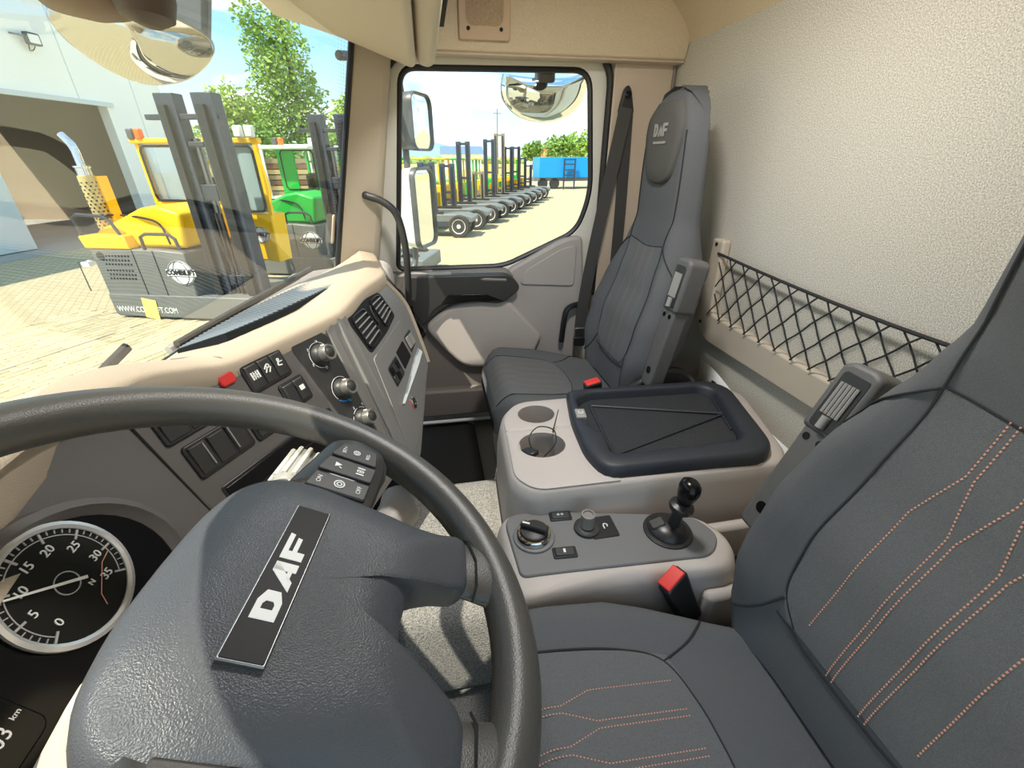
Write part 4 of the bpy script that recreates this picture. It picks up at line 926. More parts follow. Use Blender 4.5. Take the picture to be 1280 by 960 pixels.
# lower spokes flow into the rim
for s in (1, -1):
    el = lambda cx, cy, w, h, z0: [(s * (cx + w * math.cos(2 * math.pi * i / 24)), cy + .32 * w * math.cos(2 * math.pi * i / 24), z0 + h * math.sin(2 * math.pi * i / 24)) for i in range(24)]
    lv = [el(.080, -.130, .024, .006, .0), el(.082, -.165, .028, .009, .0), el(.084, -.190, .032, .012, .0), el(.088, -.208, .038, .0155, .0), el(.092, -.222, .052, .018, .0), el(.094, -.232, .060, .010, .0)]
    MB(TW).loft(lv if s > 0 else [list(reversed(r)) for r in lv]).build('spoke', 'rim_leather', sw, smooth=80)
    MB(TW).tube([(s * p[0], p[1], p[2]) for p in ((.048, -.198, .004), (.060, -.199, .013), (.088, -.197, .0155), (.114, -.189, .012), (.122, -.186, .004))], .0012, 5).build('spoke_seam', 'black_matt', sw)
    # upper spoke with the switch pod
    arm = [(.095, .022), (.150, .004), (.190, -.016), (.226, -.022), (.224, -.082), (.185, -.086), (.150, -.080), (.095, -.074)]
    MB(TW).prism([(s * p[0], p[1]) for p in arm], -.014, .006).build('spoke', 'rim_leather', sw, bevel=.009, seg=3)
    pod_l = rpoly([(.098, -.004), (.150, -.016), (.196, -.026), (.211, -.050), (.200, -.088), (.165, -.095), (.098, -.092)], [.01, .04, .03, .03, .03, .03, .01], 6)
    PY = .013; pc = Vector((.152, -.055)); pk = lambda k, h: [(s * (pc.x + (p[0] - pc.x) * k), pc.y + (p[1] - pc.y) * k + PY, h) for p in pod_l]
    lv = [pk(.96, -.006), pk(1.0, .004), pk(1.0, .016), pk(.97, .022), pk(.90, .025), pk(.02, .0265)]
    if s < 0: lv = [list(reversed(r)) for r in lv]
    pod = MB(TW).loft(lv, True, True).build('switch_pod', 'pod_black', sw, smooth=50)
    for k, (xa, xb, ic) in enumerate(((.1085, .1325, 'ring'), (.1365, .1600, 'bars'), (.1640, .1885, 'lamp'))):
        yt0, yt1 = (-.026, -.030, -.036)[k] + .004 + PY, (-.030, -.036, -.044)[k] + .004 + PY; yb0, yb1 = -.082 + PY, (-.083, -.083, -.078)[k] + PY
        bt = MB(TW).prism(rpoly([(s * xa, yt0), (s * xb, yt1), (s * xb, yb1), (s * xa, yb0)], .003), .020, .0285).build('pod_button', 'panel_dark', pod, bevel=.0018)
        xm = (xa + xb) / 2
        Tn = lambda y: TW @ Matrix.Translation((s * xm, y + PY, .0288))
        if k == 0:
            writing('button_word', 'ON', .0065, Tn(-.033), 'white_mark', pod, .0002); writing('button_word', 'OFF', .0065, Tn(-.073), 'white_mark', pod, .0002); pictogram(Tn(-.053), 'ring', .013, pod)
        elif k == 1:
            pictogram(Tn(-.044), 'mute', .011, pod); pictogram(Tn(-.068), 'bars', .012, pod)
        else:
            writing('button_word', 'SET+', .0055, Tn(-.044), 'white_mark', pod, .0002); writing('button_word', 'RES-', .0055, Tn(-.070), 'white_mark', pod, .0002); pictogram(Tn(-.057), 'ring', .009, pod)
# badge
TB = TW @ Matrix.Translation((-.002, -.030, .0425))
MB(TB).prism(rrect(-.066, -.0145, .066, .0145, .0015), -.004, .0022).build('badge_rim', 'steel_dull', sw, bevel=.001)
bd = MB(TB).prism(rrect(-.0645, -.0132, .0645, .0132, .001), .0, .0027).build('badge', mat('badge_black', (16, 16, 17), .5, spec=.2), sw)
daf_letters(TB @ Matrix.Translation((-.002, 0, .0027)), .0160, .073, 'badge_letter', 'white_mark', bd, .0006)
# column shroud and stalks (one thing with its lever)
cl = thing('steering_column', 'beige steering column shroud behind the wheel with grey ribbed stalk', 'steering column', WC - Wn * .2)
def cring(h, wx, y0, y1): return [(p[0], p[1], h) for p in rrect(-wx, y0, wx, y1, min(wx, (y1 - y0) / 2) * .6, 6)]
MB(TW).loft([cring(-.035, .060, -.07, .035), cring(-.045, .098, -.10, .060), cring(-.10, .110, -.10, .068), cring(-.24, .105, -.09, .060), cring(-.42, .085, -.08, .06)], True, True).build('column_shroud', 'beige_plastic', cl, smooth=60)
MB(TW).tube([(0, -.01, -.05), (0, -.01, .0)], .045, 20).build('column_neck', 'black_matt', cl)
Ts = TW @ frame((.105, .0, -.065), (.80, .58, 0), (0, 0, 1))
sk = MB().tube([TW @ Vector(p) for p in ((.08, .005, -.060), (.130, .010, -.050), (.170, .012, -.045))], [.011, .014, .018], 14).build('stalk', 'satin_metal', cl)
axd = (Vector((1, -.05, 0))).normalized(); st0 = Vector((.168, .012, -.045))
MB().tube([TW @ (st0 + axd * q) for q in (0, .006, .054, .060)], [.017, .021, .021, .016], 20).build('stalk_grip', mat('stalk_grey', (150, 148, 142), .35), cl)
for k in range(12):
    a = 2 * math.pi * k / 12; e1 = Vector((-axd.y, axd.x, 0)); off = e1 * math.cos(a) * .0212 + Vector((0, 0, 1)) * math.sin(a) * .0212
    MB().tube([TW @ (st0 + off + axd * .006), TW @ (st0 + off + axd * .056)], .0030, 6).build('grip_rib', mat('rib_light', (196, 194, 186), .35) if 'rib_light' not in MATS else 'rib_light', cl)
MB().tube([TW @ Vector(p) for p in ((.08, -.06, -.09), (.15, -.105, -.065), (.20, -.120, -.055), (.225, -.112, -.05))], [.018, .022, .026, .02], 14).build('lower_stalk', 'taupe_plastic', cl)
# ================================================================== grab handle, storage net, mirrors, wipers
gh = thing('grab_handle', 'dark curved grab handle on the front pillar beside the side window', 'handle', (-.12, 1.62, .63))
MB().tube(spline([(-.205, 1.645, .995), (-.190, 1.625, .992), (-.150, 1.615, .978), (-.112, 1.615, .945), (-.095, 1.615, .89), (-.088, 1.615, .80), (-.095, 1.62, .68), (-.10, 1.63, .62)], 6), .0125, 12).build('grip_bar', 'panel_dark', gh)
for p in ((-.212, 1.652, .996), (-.101, 1.64, .615)): MB().ell(p, (.018, .016, .018), 12, 8).build('mount', 'panel_dark', gh)
nt_ = thing('storage_net', 'beige framed black mesh storage net on the rear wall', 'net', (.88, .72, .57))
fo = rpoly([(1.262, .605), (1.262, .885), (1.205, .885), (1.195, .66), (-.10, .635), (-.10, .565), (1.20, .565)], [.05, .012, .012, .03, .01, .01, .05], 6)
YZ = lambda x: Matrix(((0, 0, -1, x), (1, 0, 0, 0), (0, 1, 0, 0), (0, 0, 0, 1)))
MB(YZ(.90)).prism(fo, 0, .030).build('net_frame', 'taupe_plastic', nt_, bevel=.008, seg=3)
nt_.children[0].data.materials[0] = mat('net_frame_beige', (196, 184, 166), .5)
for p in ((1.235, .87), (1.235, .62)): MB(YZ(.87)).lathe([(.006, -.004), (.006, .001), (.003, .0012)], 10, YZ(.869) @ Matrix.Translation((*p, 0))).build('frame_screw', 'black_plastic', nt_)
def ztop(y): t = (1.205 - y) / 1.3; return .845 - .085 * math.sin(math.pi * min(1, t)) * .35
MB().tube([(.868, 1.215 - .0435 * i, ztop(1.215 - .0435 * i)) for i in range(31)], .0042, 8).build('net_edge', 'net_cord', nt_)
pitch = .060
for k in range(-3, 23):
    y0 = 1.20 - pitch * k
    for s in (-1, 1):
        y1 = y0 + s * .140
        pts = []
        for i in range(9):
            t = i / 8; y = y0 + (y1 - y0) * t; z = .655 + (ztop(y) - .655) * t
            pts.append((.866 + .003 * s, y + .002 * math.sin(t * 14 + k), z))
        pts = [p for p in pts if -.08 < p[1] < 1.205]
        if len(pts) > 2: MB().tube(pts, .0021, 5, caps=False).build('net_cord', 'net_cord', nt_)
# door mirrors on their arms (outside the passenger window)
def build_mirror(name, label, c, w, h, yaw, shell_front, conv=0):
    t = thing(name, label, 'mirror', Vector(c) - Vector((0, 0, h / 2)))
    n = Vector((math.cos(yaw), -math.sin(yaw), 0)); ex = Vector((-math.sin(yaw), -math.cos(yaw), 0))
    T = Matrix((ex, Vector((0, 0, 1)), ex.cross(Vector((0, 0, 1))))).transposed().to_4x4(); T.translation = Vector(c)
    a, b = w / 2, h / 2
    P = lambda k, d: [(p[0] * k, p[1] * k, d) for p in rrect(-a, -b, a, b, min(.045, a * .5), 6)]
    sgn = 1 if T.to_3x3().col[2].dot(n) > 0 else -1
    seq = [(.66, -.115), (.86, -.10), (.97, -.05), (1.0, -.012)]
    rr = [P(k, d * sgn) for k, d in seq]
    MB(T).loft(rr if sgn > 0 else [list(reversed(r)) for r in rr], True, True).build('back_shell', shell_front, t, smooth=60)
    rr = [P(1.0, -.012 * sgn), P(1.01, .01 * sgn), P(.985, .016 * sgn), P(.93, .012 * sgn), P(.925, .004 * sgn)]
    MB(T).loft(rr if sgn > 0 else [list(reversed(r)) for r in rr], True, False).build('housing_rim', 'mirror_shell', t, smooth=60)
    g = [P(k, (.004 + conv * (1 - k * k)) * sgn) for k in (.93, .8, .6, .4, .2, .03)]
    MB(T).loft(g if sgn > 0 else [list(reversed(r)) for r in g], True, True).build('mirror_glass', 'mirror_glass', t, smooth=80)
    return t, T
m1, _ = build_mirror('wide_angle_mirror', 'upper smaller wide-angle door mirror outside the passenger window', (.0, 2.14, 1.240), .19, .21, R(26), 'mirror_shell', .012)
m2, _ = build_mirror('main_door_mirror', 'lower tall white backed main mirror outside the passenger window', (-.015, 2.14, .905), .205, .335, R(24), 'white_shell', .003)
ma = thing('mirror_arm', 'black tubular mirror arms fixed to the door outside the window', 'arm', (-.10, 2.0, .60))
MB().tube(spline([(-.24, 1.79, 1.40), (-.16, 2.02, 1.43), (-.075, 2.13, 1.40), (-.070, 2.14, 1.2), (-.075, 2.14, .90), (-.08, 2.13, .66), (-.16, 2.0, .60), (-.24, 1.79, .60)], 6), .014, 10).build('support_tube', 'mirror_shell', ma)
for z in (1.24, 1.03, .82): MB().tube([(-.072, 2.14, z), (-.03, 2.14, z)], .018, 10).build('clamp', 'black_plastic', ma)
# kerb-view mirror over the window
km = thing('kerb_mirror', 'wide convex kerb mirror hanging outside above the passenger window', 'mirror', (.485, 1.97, 1.2))
ko = [(-.165, .145), (-.172, .10), (-.160, .055), (-.10, .008), (.0, -.012), (.09, .008), (.148, .055), (.170, .12), (.168, .155), (.08, .140), (.0, .135), (-.08, .138)]
ko = [tuple(p)[:2] for p in spline([Vector((*p, 0)) for p in ko + ko[:1]], 4)[:-1]]
TK = frame((.490, 1.965, 1.245), (1, 0, 0), (0, -.10, 1))
kc = Vector((.0, .075)); kk = lambda k, d: [(kc.x + (p[0] - kc.x) * k, kc.y + (p[1] - kc.y) * k, d) for p in ko]
MB(TK).loft([list(reversed(r)) for r in (kk(1.0, .0), kk(1.01, -.012), kk(.9, -.045), kk(.5, -.07), kk(.05, -.075))], True, True).build('back_shell', 'mirror_shell', km, smooth=70)
MB(TK).loft([list(reversed(r)) for r in (kk(.03, .046), kk(.3, .0435), kk(.6, .032), kk(.85, .016), kk(1.0, .003), kk(1.0, -.002))], True, True).build('mirror_glass', 'mirror_glass', km, smooth=80)
MB().box((.455, 1.93, 1.352), (.525, 2.0, 1.46)).build('mount_foot', 'black_plastic', km, bevel=.012)
MB().box((.47, 1.77, 1.425), (.51, 1.97, 1.455)).build('mount_arm', 'black_plastic', km, bevel=.006)
# front mirror beyond the windscreen
FMIR = mirror_mat('front_mirror_glass', (.62, .60, .52)); MATS['front_mirror_glass'] = FMIR
fm = thing('front_mirror', 'large rounded front view mirror with arm outside the windscreen top', 'mirror', (-.60, 1.17, 1.24))
FT = frame((-.530, 1.18, 1.315), (.215, .075, -.035), (.10, -.30, .9))
fo_ = [(-.145, .030), (-.150, -.005), (-.125, -.045), (-.06, -.085), (.01, -.092), (.08, -.065), (.128, -.020), (.142, .015), (.12, .04), (.05, .060), (-.04, .068), (-.115, .055)]
fo_ = [(p[0] * .86, p[1] * .86) for p in fo_]
fo_ = [tuple(p)[:2] for p in spline([Vector((*p, 0)) for p in fo_ + fo_[:1]], 4)[:-1]]
fk = lambda k, d: [(p[0] * k, p[1] * k, d) for p in fo_]
MB(FT).loft([fk(1, 0), fk(1.015, -.02), fk(.92, -.05), fk(.5, -.075), fk(.05, -.08)][::-1], True, True).build('back_shell', 'mirror_shell', fm, smooth=70)
MB(FT).loft([fk(1.0, 0), fk(1.0, .004), fk(.96, .008), fk(.7, .022), fk(.4, .031), fk(.03, .034)], True, True).build('mirror_glass', 'front_mirror_glass', fm, smooth=80)
MB().loft([[(-.455, 1.21, 1.50), (-.375, 1.23, 1.50), (-.375, 1.27, 1.50), (-.465, 1.27, 1.50)], [(-.495, 1.20, 1.32), (-.425, 1.22, 1.315), (-.43, 1.26, 1.315), (-.51, 1.25, 1.32)]]).build('mirror_arm', mat('arm_grey', (128, 132, 134), .4), fm, bevel=.01)
# wipers parked at the foot of the windscreen
for nm, lb, pts in (('wiper', 'wiper blade resting at the windscreen foot ahead of the steering wheel', [(-.62, .62, .70), (-.60, .75, .75), (-.575, .86, .79)]), ('wiper', 'long wiper blade lying along the windscreen foot towards the passenger', [(-.56, .98, .745), (-.50, 1.18, .76), (-.43, 1.40, .775), (-.395, 1.52, .782)])):
    wp = thing(nm, lb, 'wiper', pts[0])
    P = spline([Vector(p) for p in pts], 6)
    MB().tube(P, .008, 8, flat=1.2).build('wiper_blade', 'black_plastic', wp)
    MB().tube([p + Vector((-.02, 0, -.012)) for p in P[:-3]], .009, 8).build('wiper_arm', 'panel_light', wp)
# front panel of the cab below the windscreen, outside
MB().loft([[(wsx(y, .74) - .16, y, z0) for y in ys] for z0 in (-.5, .62)] + [[(wsx(y, .74) - .04, y, .725) for y in ys]], closed=False).build('front_skin', 'body_white', wf)
# ================================================================== yard outside (ground 1.05 m below the cab floor)
GZ = -1.05
mat('yard_paving', (160, 149, 118), .9, bump=(9, .25), var=(1.1, .10))
mat('paver_sand', (180, 169, 135), .9, bump=(60, .4), var=(6, .10)); mat('paver_pale', (186, 175, 142), .9, bump=(60, .4), var=(6, .10)); mat('paver_dun', (172, 160, 126), .9, bump=(60, .4), var=(6, .10))
m = MATS['yard_paving']; t = m.node_tree; bs = t.nodes['Principled BSDF']
co_ = nn(t, 'ShaderNodeTexCoord'); mp_ = nn(t, 'ShaderNodeMapping'); mp_.inputs['Rotation'].default_value = (0, 0, R(65))
bt = nn(t, 'ShaderNodeTexBrick', i_Scale=1.0); bt.inputs['Brick Width'].default_value = .22; bt.inputs['Row Height'].default_value = .115; bt.inputs['Mortar Size'].default_value = .006
c1 = lin((178, 167, 134)); c2 = lin((172, 160, 127)); bt.inputs['Color1'].default_value = c1; bt.inputs['Color2'].default_value = c2; bt.inputs['Mortar'].default_value = lin((150, 138, 106))
t.links.new(co_.outputs['Object'], mp_.inputs[0]); t.links.new(mp_.outputs[0], bt.inputs[0])
old = bs.inputs['Base Color'].links[0].from_socket; mxx = nn(t, 'ShaderNodeMix', data_type='RGBA', blend_type='MULTIPLY'); mxx.inputs[0].default_value = .0
t.links.new(bt.outputs[0], bs.inputs['Base Color'])
gr_ = structure('ground', (0, 0, GZ))
MB().box((-90, -60, GZ - .2), (120, 75, GZ)).build('yard_slab', 'yard_paving', gr_, smooth=0)
MB().box((-400, 75, GZ - .2), (500, 500, GZ - .01)).build('field', mat('field_straw', (212, 190, 104), 1, var=(.02, .15)), gr_, smooth=0)
# pavers nearest the windscreen, each one laid
pd = Vector((.42, .907, 0)); pn = Vector((.907, -.42, 0)); pc0 = Vector((-4.75, 6.05, GZ)); base = None; pmats = ['paver_sand', 'paver_pale', 'paver_dun']
protos = []
for mm in pmats:
    mbp = MB().loft([[(x, y, z) for x, y in rrect(-.106 + e, -.0525 + e, .106 - e, .0525 - e, .006, 1)] for e, z in ((0, GZ - .03), (0, GZ + .006), (.005, GZ + .010))])
    o = mbp.build('paver', mm, gr_, smooth=0); protos.append(o)
k = 0
for j in range(11):
    for i in range(26):
        if k < 3: o = protos[k]
        else:
            q = random.choice(protos); o = q.copy(); COL.objects.link(o); o.parent = gr_
        k += 1
        p = pc0 + pd * ((j - 5) * .222 + (.111 if i % 2 else 0)) + pn * ((i - 13) * .115)
        o.location = (p.x, p.y, random.uniform(-.003, .002)); o.rotation_euler = (random.uniform(-.01, .01), random.uniform(-.01, .01), math.atan2(pd.y, pd.x))
MB().box((-2.6, -.008, .0), (2.6, .008, .004), Matrix.Translation((-4.56, 6.27, GZ + .008)) @ Matrix.Rotation(math.atan2(1.75, .82), 4, 'Z')).build('drain_joint', 'door_dark', gr_, smooth=0)
# ------------------------------------------------------------------ warehouse
az = R(13); bn = Vector((math.cos(az), -math.sin(az), 0)); b1 = Vector((math.sin(az), math.cos(az), 0)); B0 = Vector((-10.6, 13.7, GZ))
TBd = Matrix((b1, Vector((0, 0, 1)), b1.cross(Vector((0, 0, 1))))).transposed().to_4x4(); TBd.translation = B0    # local x along the wall, y up, z out
wh = thing('warehouse', 'white clad warehouse with tall open doorway and grey sliding door', 'building', B0)
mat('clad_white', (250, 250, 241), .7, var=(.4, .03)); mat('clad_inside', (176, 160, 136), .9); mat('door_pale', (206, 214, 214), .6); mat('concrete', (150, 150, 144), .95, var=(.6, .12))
mb = MB(TBd)
for x0, x1, y0, y1 in ((4.5, 6.86, 0, 8.2), (.2, 4.5, 3.68, 8.2), (-7, .2, 3.68, 8.2), (-7, -4, 0, 3.68)): mb.box((x0, y0, -.2), (x1, y1, 0)) 
mb.build('wall_cladding', 'clad_white', wh, smooth=0)
for x in (-1.2, 1.15, 3.5, 5.6): MB(TBd).box((x - .012, 3.7 if x < 4.5 else 0, 0), (x + .012, 8.2, .008)).build('cladding_joint', 'door_pale', wh, smooth=0)
MB(TBd).box((4.3, 0, -.25), (4.52, 3.72, .05)).build('door_jamb', 'clad_white', wh, smooth=0)
MB(TBd).box((-4.4, .04, .02), (.36, 3.6, .10)).build('sliding_door', 'door_pale', wh, smooth=0)
MB(TBd).box((-6.5, 3.62, .0), (4.5, 3.74, .12)).build('door_rail', 'door_pale', wh, smooth=0)
mb = MB(TBd); D = -12
for lo, hi in (((-7, 0, D - .2), (6.86, 8.2, D)), ((-7.2, 0, D), (-7, 8.2, 0)), ((6.66, 0, D), (6.86, 8.2, -.2)), ((-7.2, 8.0, D), (6.86, 8.2, -10.5)), ((-7.2, 8.0, -8.5), (6.86, 8.2, 0))): mb.box(lo, hi)  # gap in the unseen roof, added to let daylight into the hall
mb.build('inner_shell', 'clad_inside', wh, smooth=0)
MB(TBd).box((-7, .0, D), (6.8, .012, 1.0)).build('apron', 'concrete', wh, smooth=0)
for x in (.9, 2.9): MB(TBd).box((x, 0, -6.2), (x + .22, 7.6, -5.9)).build('inner_post', mat('rust_post', (120, 84, 58), .8) if 'rust_post' not in MATS else 'rust_post', wh, smooth=0)
MB(TBd).box((-6, 2.7, -6.1), (6, 2.85, -5.95)).build('inner_beam', 'rust_post', wh, smooth=0)
fl_ = MB(TBd).prism(rrect(2.42, 4.83, 2.78, 5.10, .03), .14, .24).build('flood_lamp', 'mirror_shell', wh)
MB(TBd).prism(rrect(2.46, 4.87, 2.74, 5.06, .02), .24, .25).build('lamp_lens', 'clad_white', fl_); MB(TBd).tube([(2.2, 5.02, .02), (2.45, 5.0, .18)], .02, 6).build('lamp_bracket', 'steel_dull', fl_)
MB(TBd).tube(spline([(2.45, 4.86, .2), (2.5, 4.72, .1), (2.65, 4.74, .05), (2.7, 4.84, .1)], 5), .012, 5).build('lamp_cable', 'black_plastic', fl_)
# ------------------------------------------------------------------ sideloader forklifts
mat('truck_yellow', (250, 196, 12), .4); mat('truck_green', (38, 176, 66), .4); mat('chassis_grey', (112, 114, 110), .5, var=(3, .06)); mat('mast_grey', (56, 62, 72), .45); mat('tyre', (56, 54, 52), .9); mat('wheel_rim', (226, 224, 216), .5)
mat('orange_lens', (240, 110, 20), .3); mat('cab_glass', (150, 172, 170), .15); mat('guard_tan', (200, 178, 120), .5, metal=.4); mat('mast_tan', (150, 132, 98), .6)
def xz_at(y): return frame((0, y, 0), (1, 0, 0), (0, 0, 1))
def decal(T, r, parent, words_='COMBiLiFT'):
    d = MB(T).prism([(r * 1.0 * math.cos(2 * math.pi * i / 28), r * .86 * math.sin(2 * math.pi * i / 28)) for i in range(28)], 0, .006).build('round_decal', 'white_mark', parent, smooth=0)
    mb = MB(T)
    for k in (.95, .55): 
        P = [(r * k * math.cos(2 * math.pi * i / 28), r * .82 * math.sin(2 * math.pi * i / 28), .007) for i in range(28)]
        mb.tube(P, r * .028, 4, closed=True)
    mb.tube([(-r * .95, .25 * r, .007), (r * .95, .25 * r, .007)], r * .028, 4); mb.tube([(-r * .95, -.25 * r, .007), (r * .95, -.25 * r, .007)], r * .028, 4)
    mb.build('decal_line', 'panel_dark', d, smooth=0)
    MB(T).prism([(-r * 1.12, -r * .24), (r * 1.12, -r * .24), (r * 1.12, r * .24), (-r * 1.12, r * .24)], .006, .008).build('decal_band', 'white_mark', d, smooth=0)
    writing('decal_word', words_, r * .46, T @ Matrix.Translation((0, 0, .0085)), 'black_matt', d, .001, bold=.006)
def sideloader(label, body, loc, rz, mast=True, roof=None, web=False, stack=True, scale=1):
    t_ = thing('sideloader_forklift', label, 'forklift', (0, 0, 0))
    F0 = xz_at(0)
    # chassis: tall engine box, low deck, cut plates
    MB(F0).prism([(.0, .36), (.0, 1.03), (1.0, 1.03), (1.45, 1.00), (1.45, .36)], -1.25, 0).build('engine_box', 'chassis_grey', t_, bevel=.02)
    MB(F0).prism(rpoly([(.04, .04), (.0, .08), (.0, .38), (3.6, .38), (3.6, .10), (2.2, .04)], .03), -1.25, .02).build('deck', 'chassis_grey', t_, bevel=.015)
    for x in (.66, .98): MB(F0).box((x - .006, .38, 0), (x + .006, 1.02, .006)).build('panel_joint', 'panel_dark', t_, smooth=0)
    g = MB(F0)
    for j in range(6):
        for i in range(9): g.box((.14 + .05 * i + .02 * (j % 2), .60 + .058 * j + (.03 if j > 2 else 0), 0), (.165 + .05 * i + .02 * (j % 2), .625 + .058 * j + (.03 if j > 2 else 0), .004))
    g.build('vent_slot', 'black_matt', t_, smooth=0, kind='stuff')
    MB(F0).prism([(.13 + .06 * math.cos(R(30 * i)), .93 + .06 * math.sin(R(30 * i))) for i in range(12)], 0, .006).build('filler_cap', 'panel_dark', t_, smooth=0)
    decal(F0 @ Matrix.Translation((1.32, .72, .004)), .20, t_)
    if web:
        writing('web_address', 'WWW.COMBiLiFT.COM', .125, F0 @ Matrix.Translation((.56, .15, .022)), 'white_mark', t_, .002, sx=.74)
        MB(F0).prism([(.50, .04), (.72, .0), (.76, .30), (.54, .34)], .026, .032).build('paper_tag', mat('tag_yellow', (244, 226, 120), .7), t_, smooth=0)
    MB(F0).prism([(-.06, 1.03), (-.10, 1.20), (.62, 1.22), (.66, 1.03)], -1.2, .01).build('nose_plate', body, t_, bevel=.02)
    bo = MB(F0).prism([(.0, 1.20), (.10, 1.26), (.86, 1.56), (1.12, 1.60), (1.46, 1.50), (1.40, 1.03), (.10, 1.03)], -1.15, -.14).build('bonnet', body, t_, bevel=.05, seg=3)
    MB().prism([(.12, -.3), (.30, -.3), (.30, -.2), (.12, -.2)], 0, .03, frame((0, 0, 1.36), (1, 0, .4), (0, -1, 0))).build('bonnet_latch', 'black_plastic', bo, bevel=.01)
    if stack:
        MB(Matrix.Translation((.02, .36, 0))).lathe([(.05, 1.15), (.095, 1.2), (.10, 1.94), (.09, 1.96)], 18).build('stack_guard', 'guard_tan', t_)
        h = MB(Matrix.Translation((.02, .36, 0)))
        for j in range(14):
            for i in range(10):
                a = 2 * math.pi * (i + .5 * (j % 2)) / 10; z = 1.26 + .047 * j
                h.ell((.0965 * math.cos(a), .0965 * math.sin(a), z), (.014, .014, .012), 6, 4)
        h.build('guard_hole', 'panel_dark', t_, kind='stuff')
        MB(Matrix.Translation((.02, .36, 0))).lathe([(.085, 1.95), (.085, 2.05), (.10, 2.06), (.10, 2.08), (.05, 2.08)], 18).build('stack_collar', 'chrome', t_)
        MB().tube([(.02, .36, 2.05), (.02, .36, 2.26), (-.0, .36, 2.34), (-.10, .36, 2.46)], [.05, .05, .05, .045], 12).build('exhaust_tip', 'chrome', t_)
        MB().box((.10, .40, 1.15), (.14, .56, 1.95)).build('stack_bracket', body, t_)
    for pts in ([(-.06, .04, 1.03), (-.10, .04, 1.44), (-.02, .04, 1.48), (.36, .04, 1.46), (.46, .04, 1.40), (.62, .04, 1.03)], [(.86, .02, 1.03), (.86, .02, 1.20), (.95, .02, 1.24), (1.30, .02, 1.24), (1.38, .02, 1.18), (1.40, .02, 1.03)]):
        MB().tube(pts, .022, 8).build('guard_rail', 'mast_grey', t_)
    MB().tube(spline([(.50, .20, 1.46), (.9, .12, 1.44), (1.15, .10, 1.36), (1.25, .06, 1.10)], 5), .014, 6).build('hose', 'black_plastic', t_)
    # cab with framed panes
    x0, x1, y0, y1, z0, z1 = .42, 1.26, .90, 2.0, 1.2, 2.36
    cab = MB().box((x0, y0, .5), (x1, y1, 1.58)).build('cab_body', body, t_, bevel=.02)
    for x, y in ((x0, y0), (x1 - .06, y0), (x0, y1 - .06), (x1 - .06, y1 - .06)): MB().box((x, y, 1.5), (x + .06, y + .06, z1)).build('cab_post', body, cab, bevel=.01)
    MB().box((x0 - .04, y0 - .04, z1), (x1 + .04, y1 + .04, z1 + .07)).build('cab_roof', roof or body, cab, bevel=.02)
    MB().box((x0 + .05, y0 + .02, 1.56), (x1 - .05, y0 + .03, z1)).build('cab_pane', 'side_glass', cab, smooth=0)
    MB().box((x1 - .03, y0 + .05, 1.56), (x1 - .02, y1 - .05, z1)).build('cab_pane', 'side_glass', cab, smooth=0)
    MB().tube([(p[0], y0 - .005, p[1]) for p in rrect(x0 + .07, 1.60, x1 - .07, z1 - .03, .08, 4)], .018, 6, closed=True).build('pane_seal', 'black_plastic', cab)
    for z in (1.85, 2.1): MB().box((x0 + .05, y1 - .05, z), (x1 - .05, y1 - .02, z + .04)).build('rear_bar', body, cab)
    MB().box((x0 + .38, y1 - .05, 1.58), (x0 + .42, y1 - .02, z1)).build('rear_bar', body, cab)
    MB().box((x0 + .25, y0 + .45, 1.0), (x0 + .62, y0 + .9, 1.9)).build('operator_chair', 'black_plastic', cab, bevel=.06)
    if roof: MB().box((x0 - .02, y0 - .01, 1.5), (x0 + .36, y0 + .015, z1)).build('cab_side', body, cab, bevel=.01); MB().box((x0 - .18, y0 - .30, z1 - .02), (x1 + .02, y0, z1 + .05)).build('roof_visor', roof, cab, bevel=.02)
    for q, mm in ((x0 - .02, 'mirror_shell'), (x0 + .10, 'orange_lens')): MB().box((q, y0 - .06, z1 + .05), (q + .10, y0 + .02, z1 + .19)).build('beacon', mm, cab, bevel=.02)
    MB().box((x1 - .10, y0 - .06, z1 + .05), (x1 + .02, y0, z1 + .18)).build('work_lamp', 'wheel_rim', cab, bevel=.02)
    decal(xz_at(y0) @ Matrix.Translation((x1 - .22, 1.30, .004)), .13, cab)
    if web:      # canopy and side cabin right of the mast
        MB().box((x1, y0, z1), (2.36, y0 + .10, z1 + .07)).build('canopy_beam', body, t_, bevel=.015)
        cb2 = MB(xz_at(y0)).prism([(1.66, .78), (2.26, .70), (2.30, 1.42), (1.80, 1.46)], -.35, .0).build('side_cabin', body, t_, bevel=.02)
        for xa, xb in ((1.86, 1.92), (2.26, 2.32)): MB().box((xa, y0, 1.4), (xb, y0 + .06, z1 + .02)).build('cabin_post', body, cb2, bevel=.01)
        MB().tube([(p[0], y0 - .005, p[1]) for p in rrect(1.94, 1.46, 2.24, z1 - .03, .07, 4)], .018, 6, closed=True).build('pane_seal', 'black_plastic', cb2)
        MB().box((1.92, y0 + .02, 1.45), (2.26, y0 + .03, z1)).build('cab_pane', 'cab_glass', cb2, smooth=0)
        MB().tube(spline([(2.33, y0 - .02, 1.5), (2.40, y0 - .04, 1.8), (2.33, y0 - .02, 2.25)], 5), .016, 6).build('cabin_rail', body, cb2)
        for q in (2.05, 2.22): MB().box((q, y0 - .05, z1 + .07), (q + .12, y0 + .03, z1 + .22)).build('work_lamp', 'wheel_rim', cb2, bevel=.02)
        decal(xz_at(y0) @ Matrix.Translation((2.05, 1.12, .004)), .14, cb2)
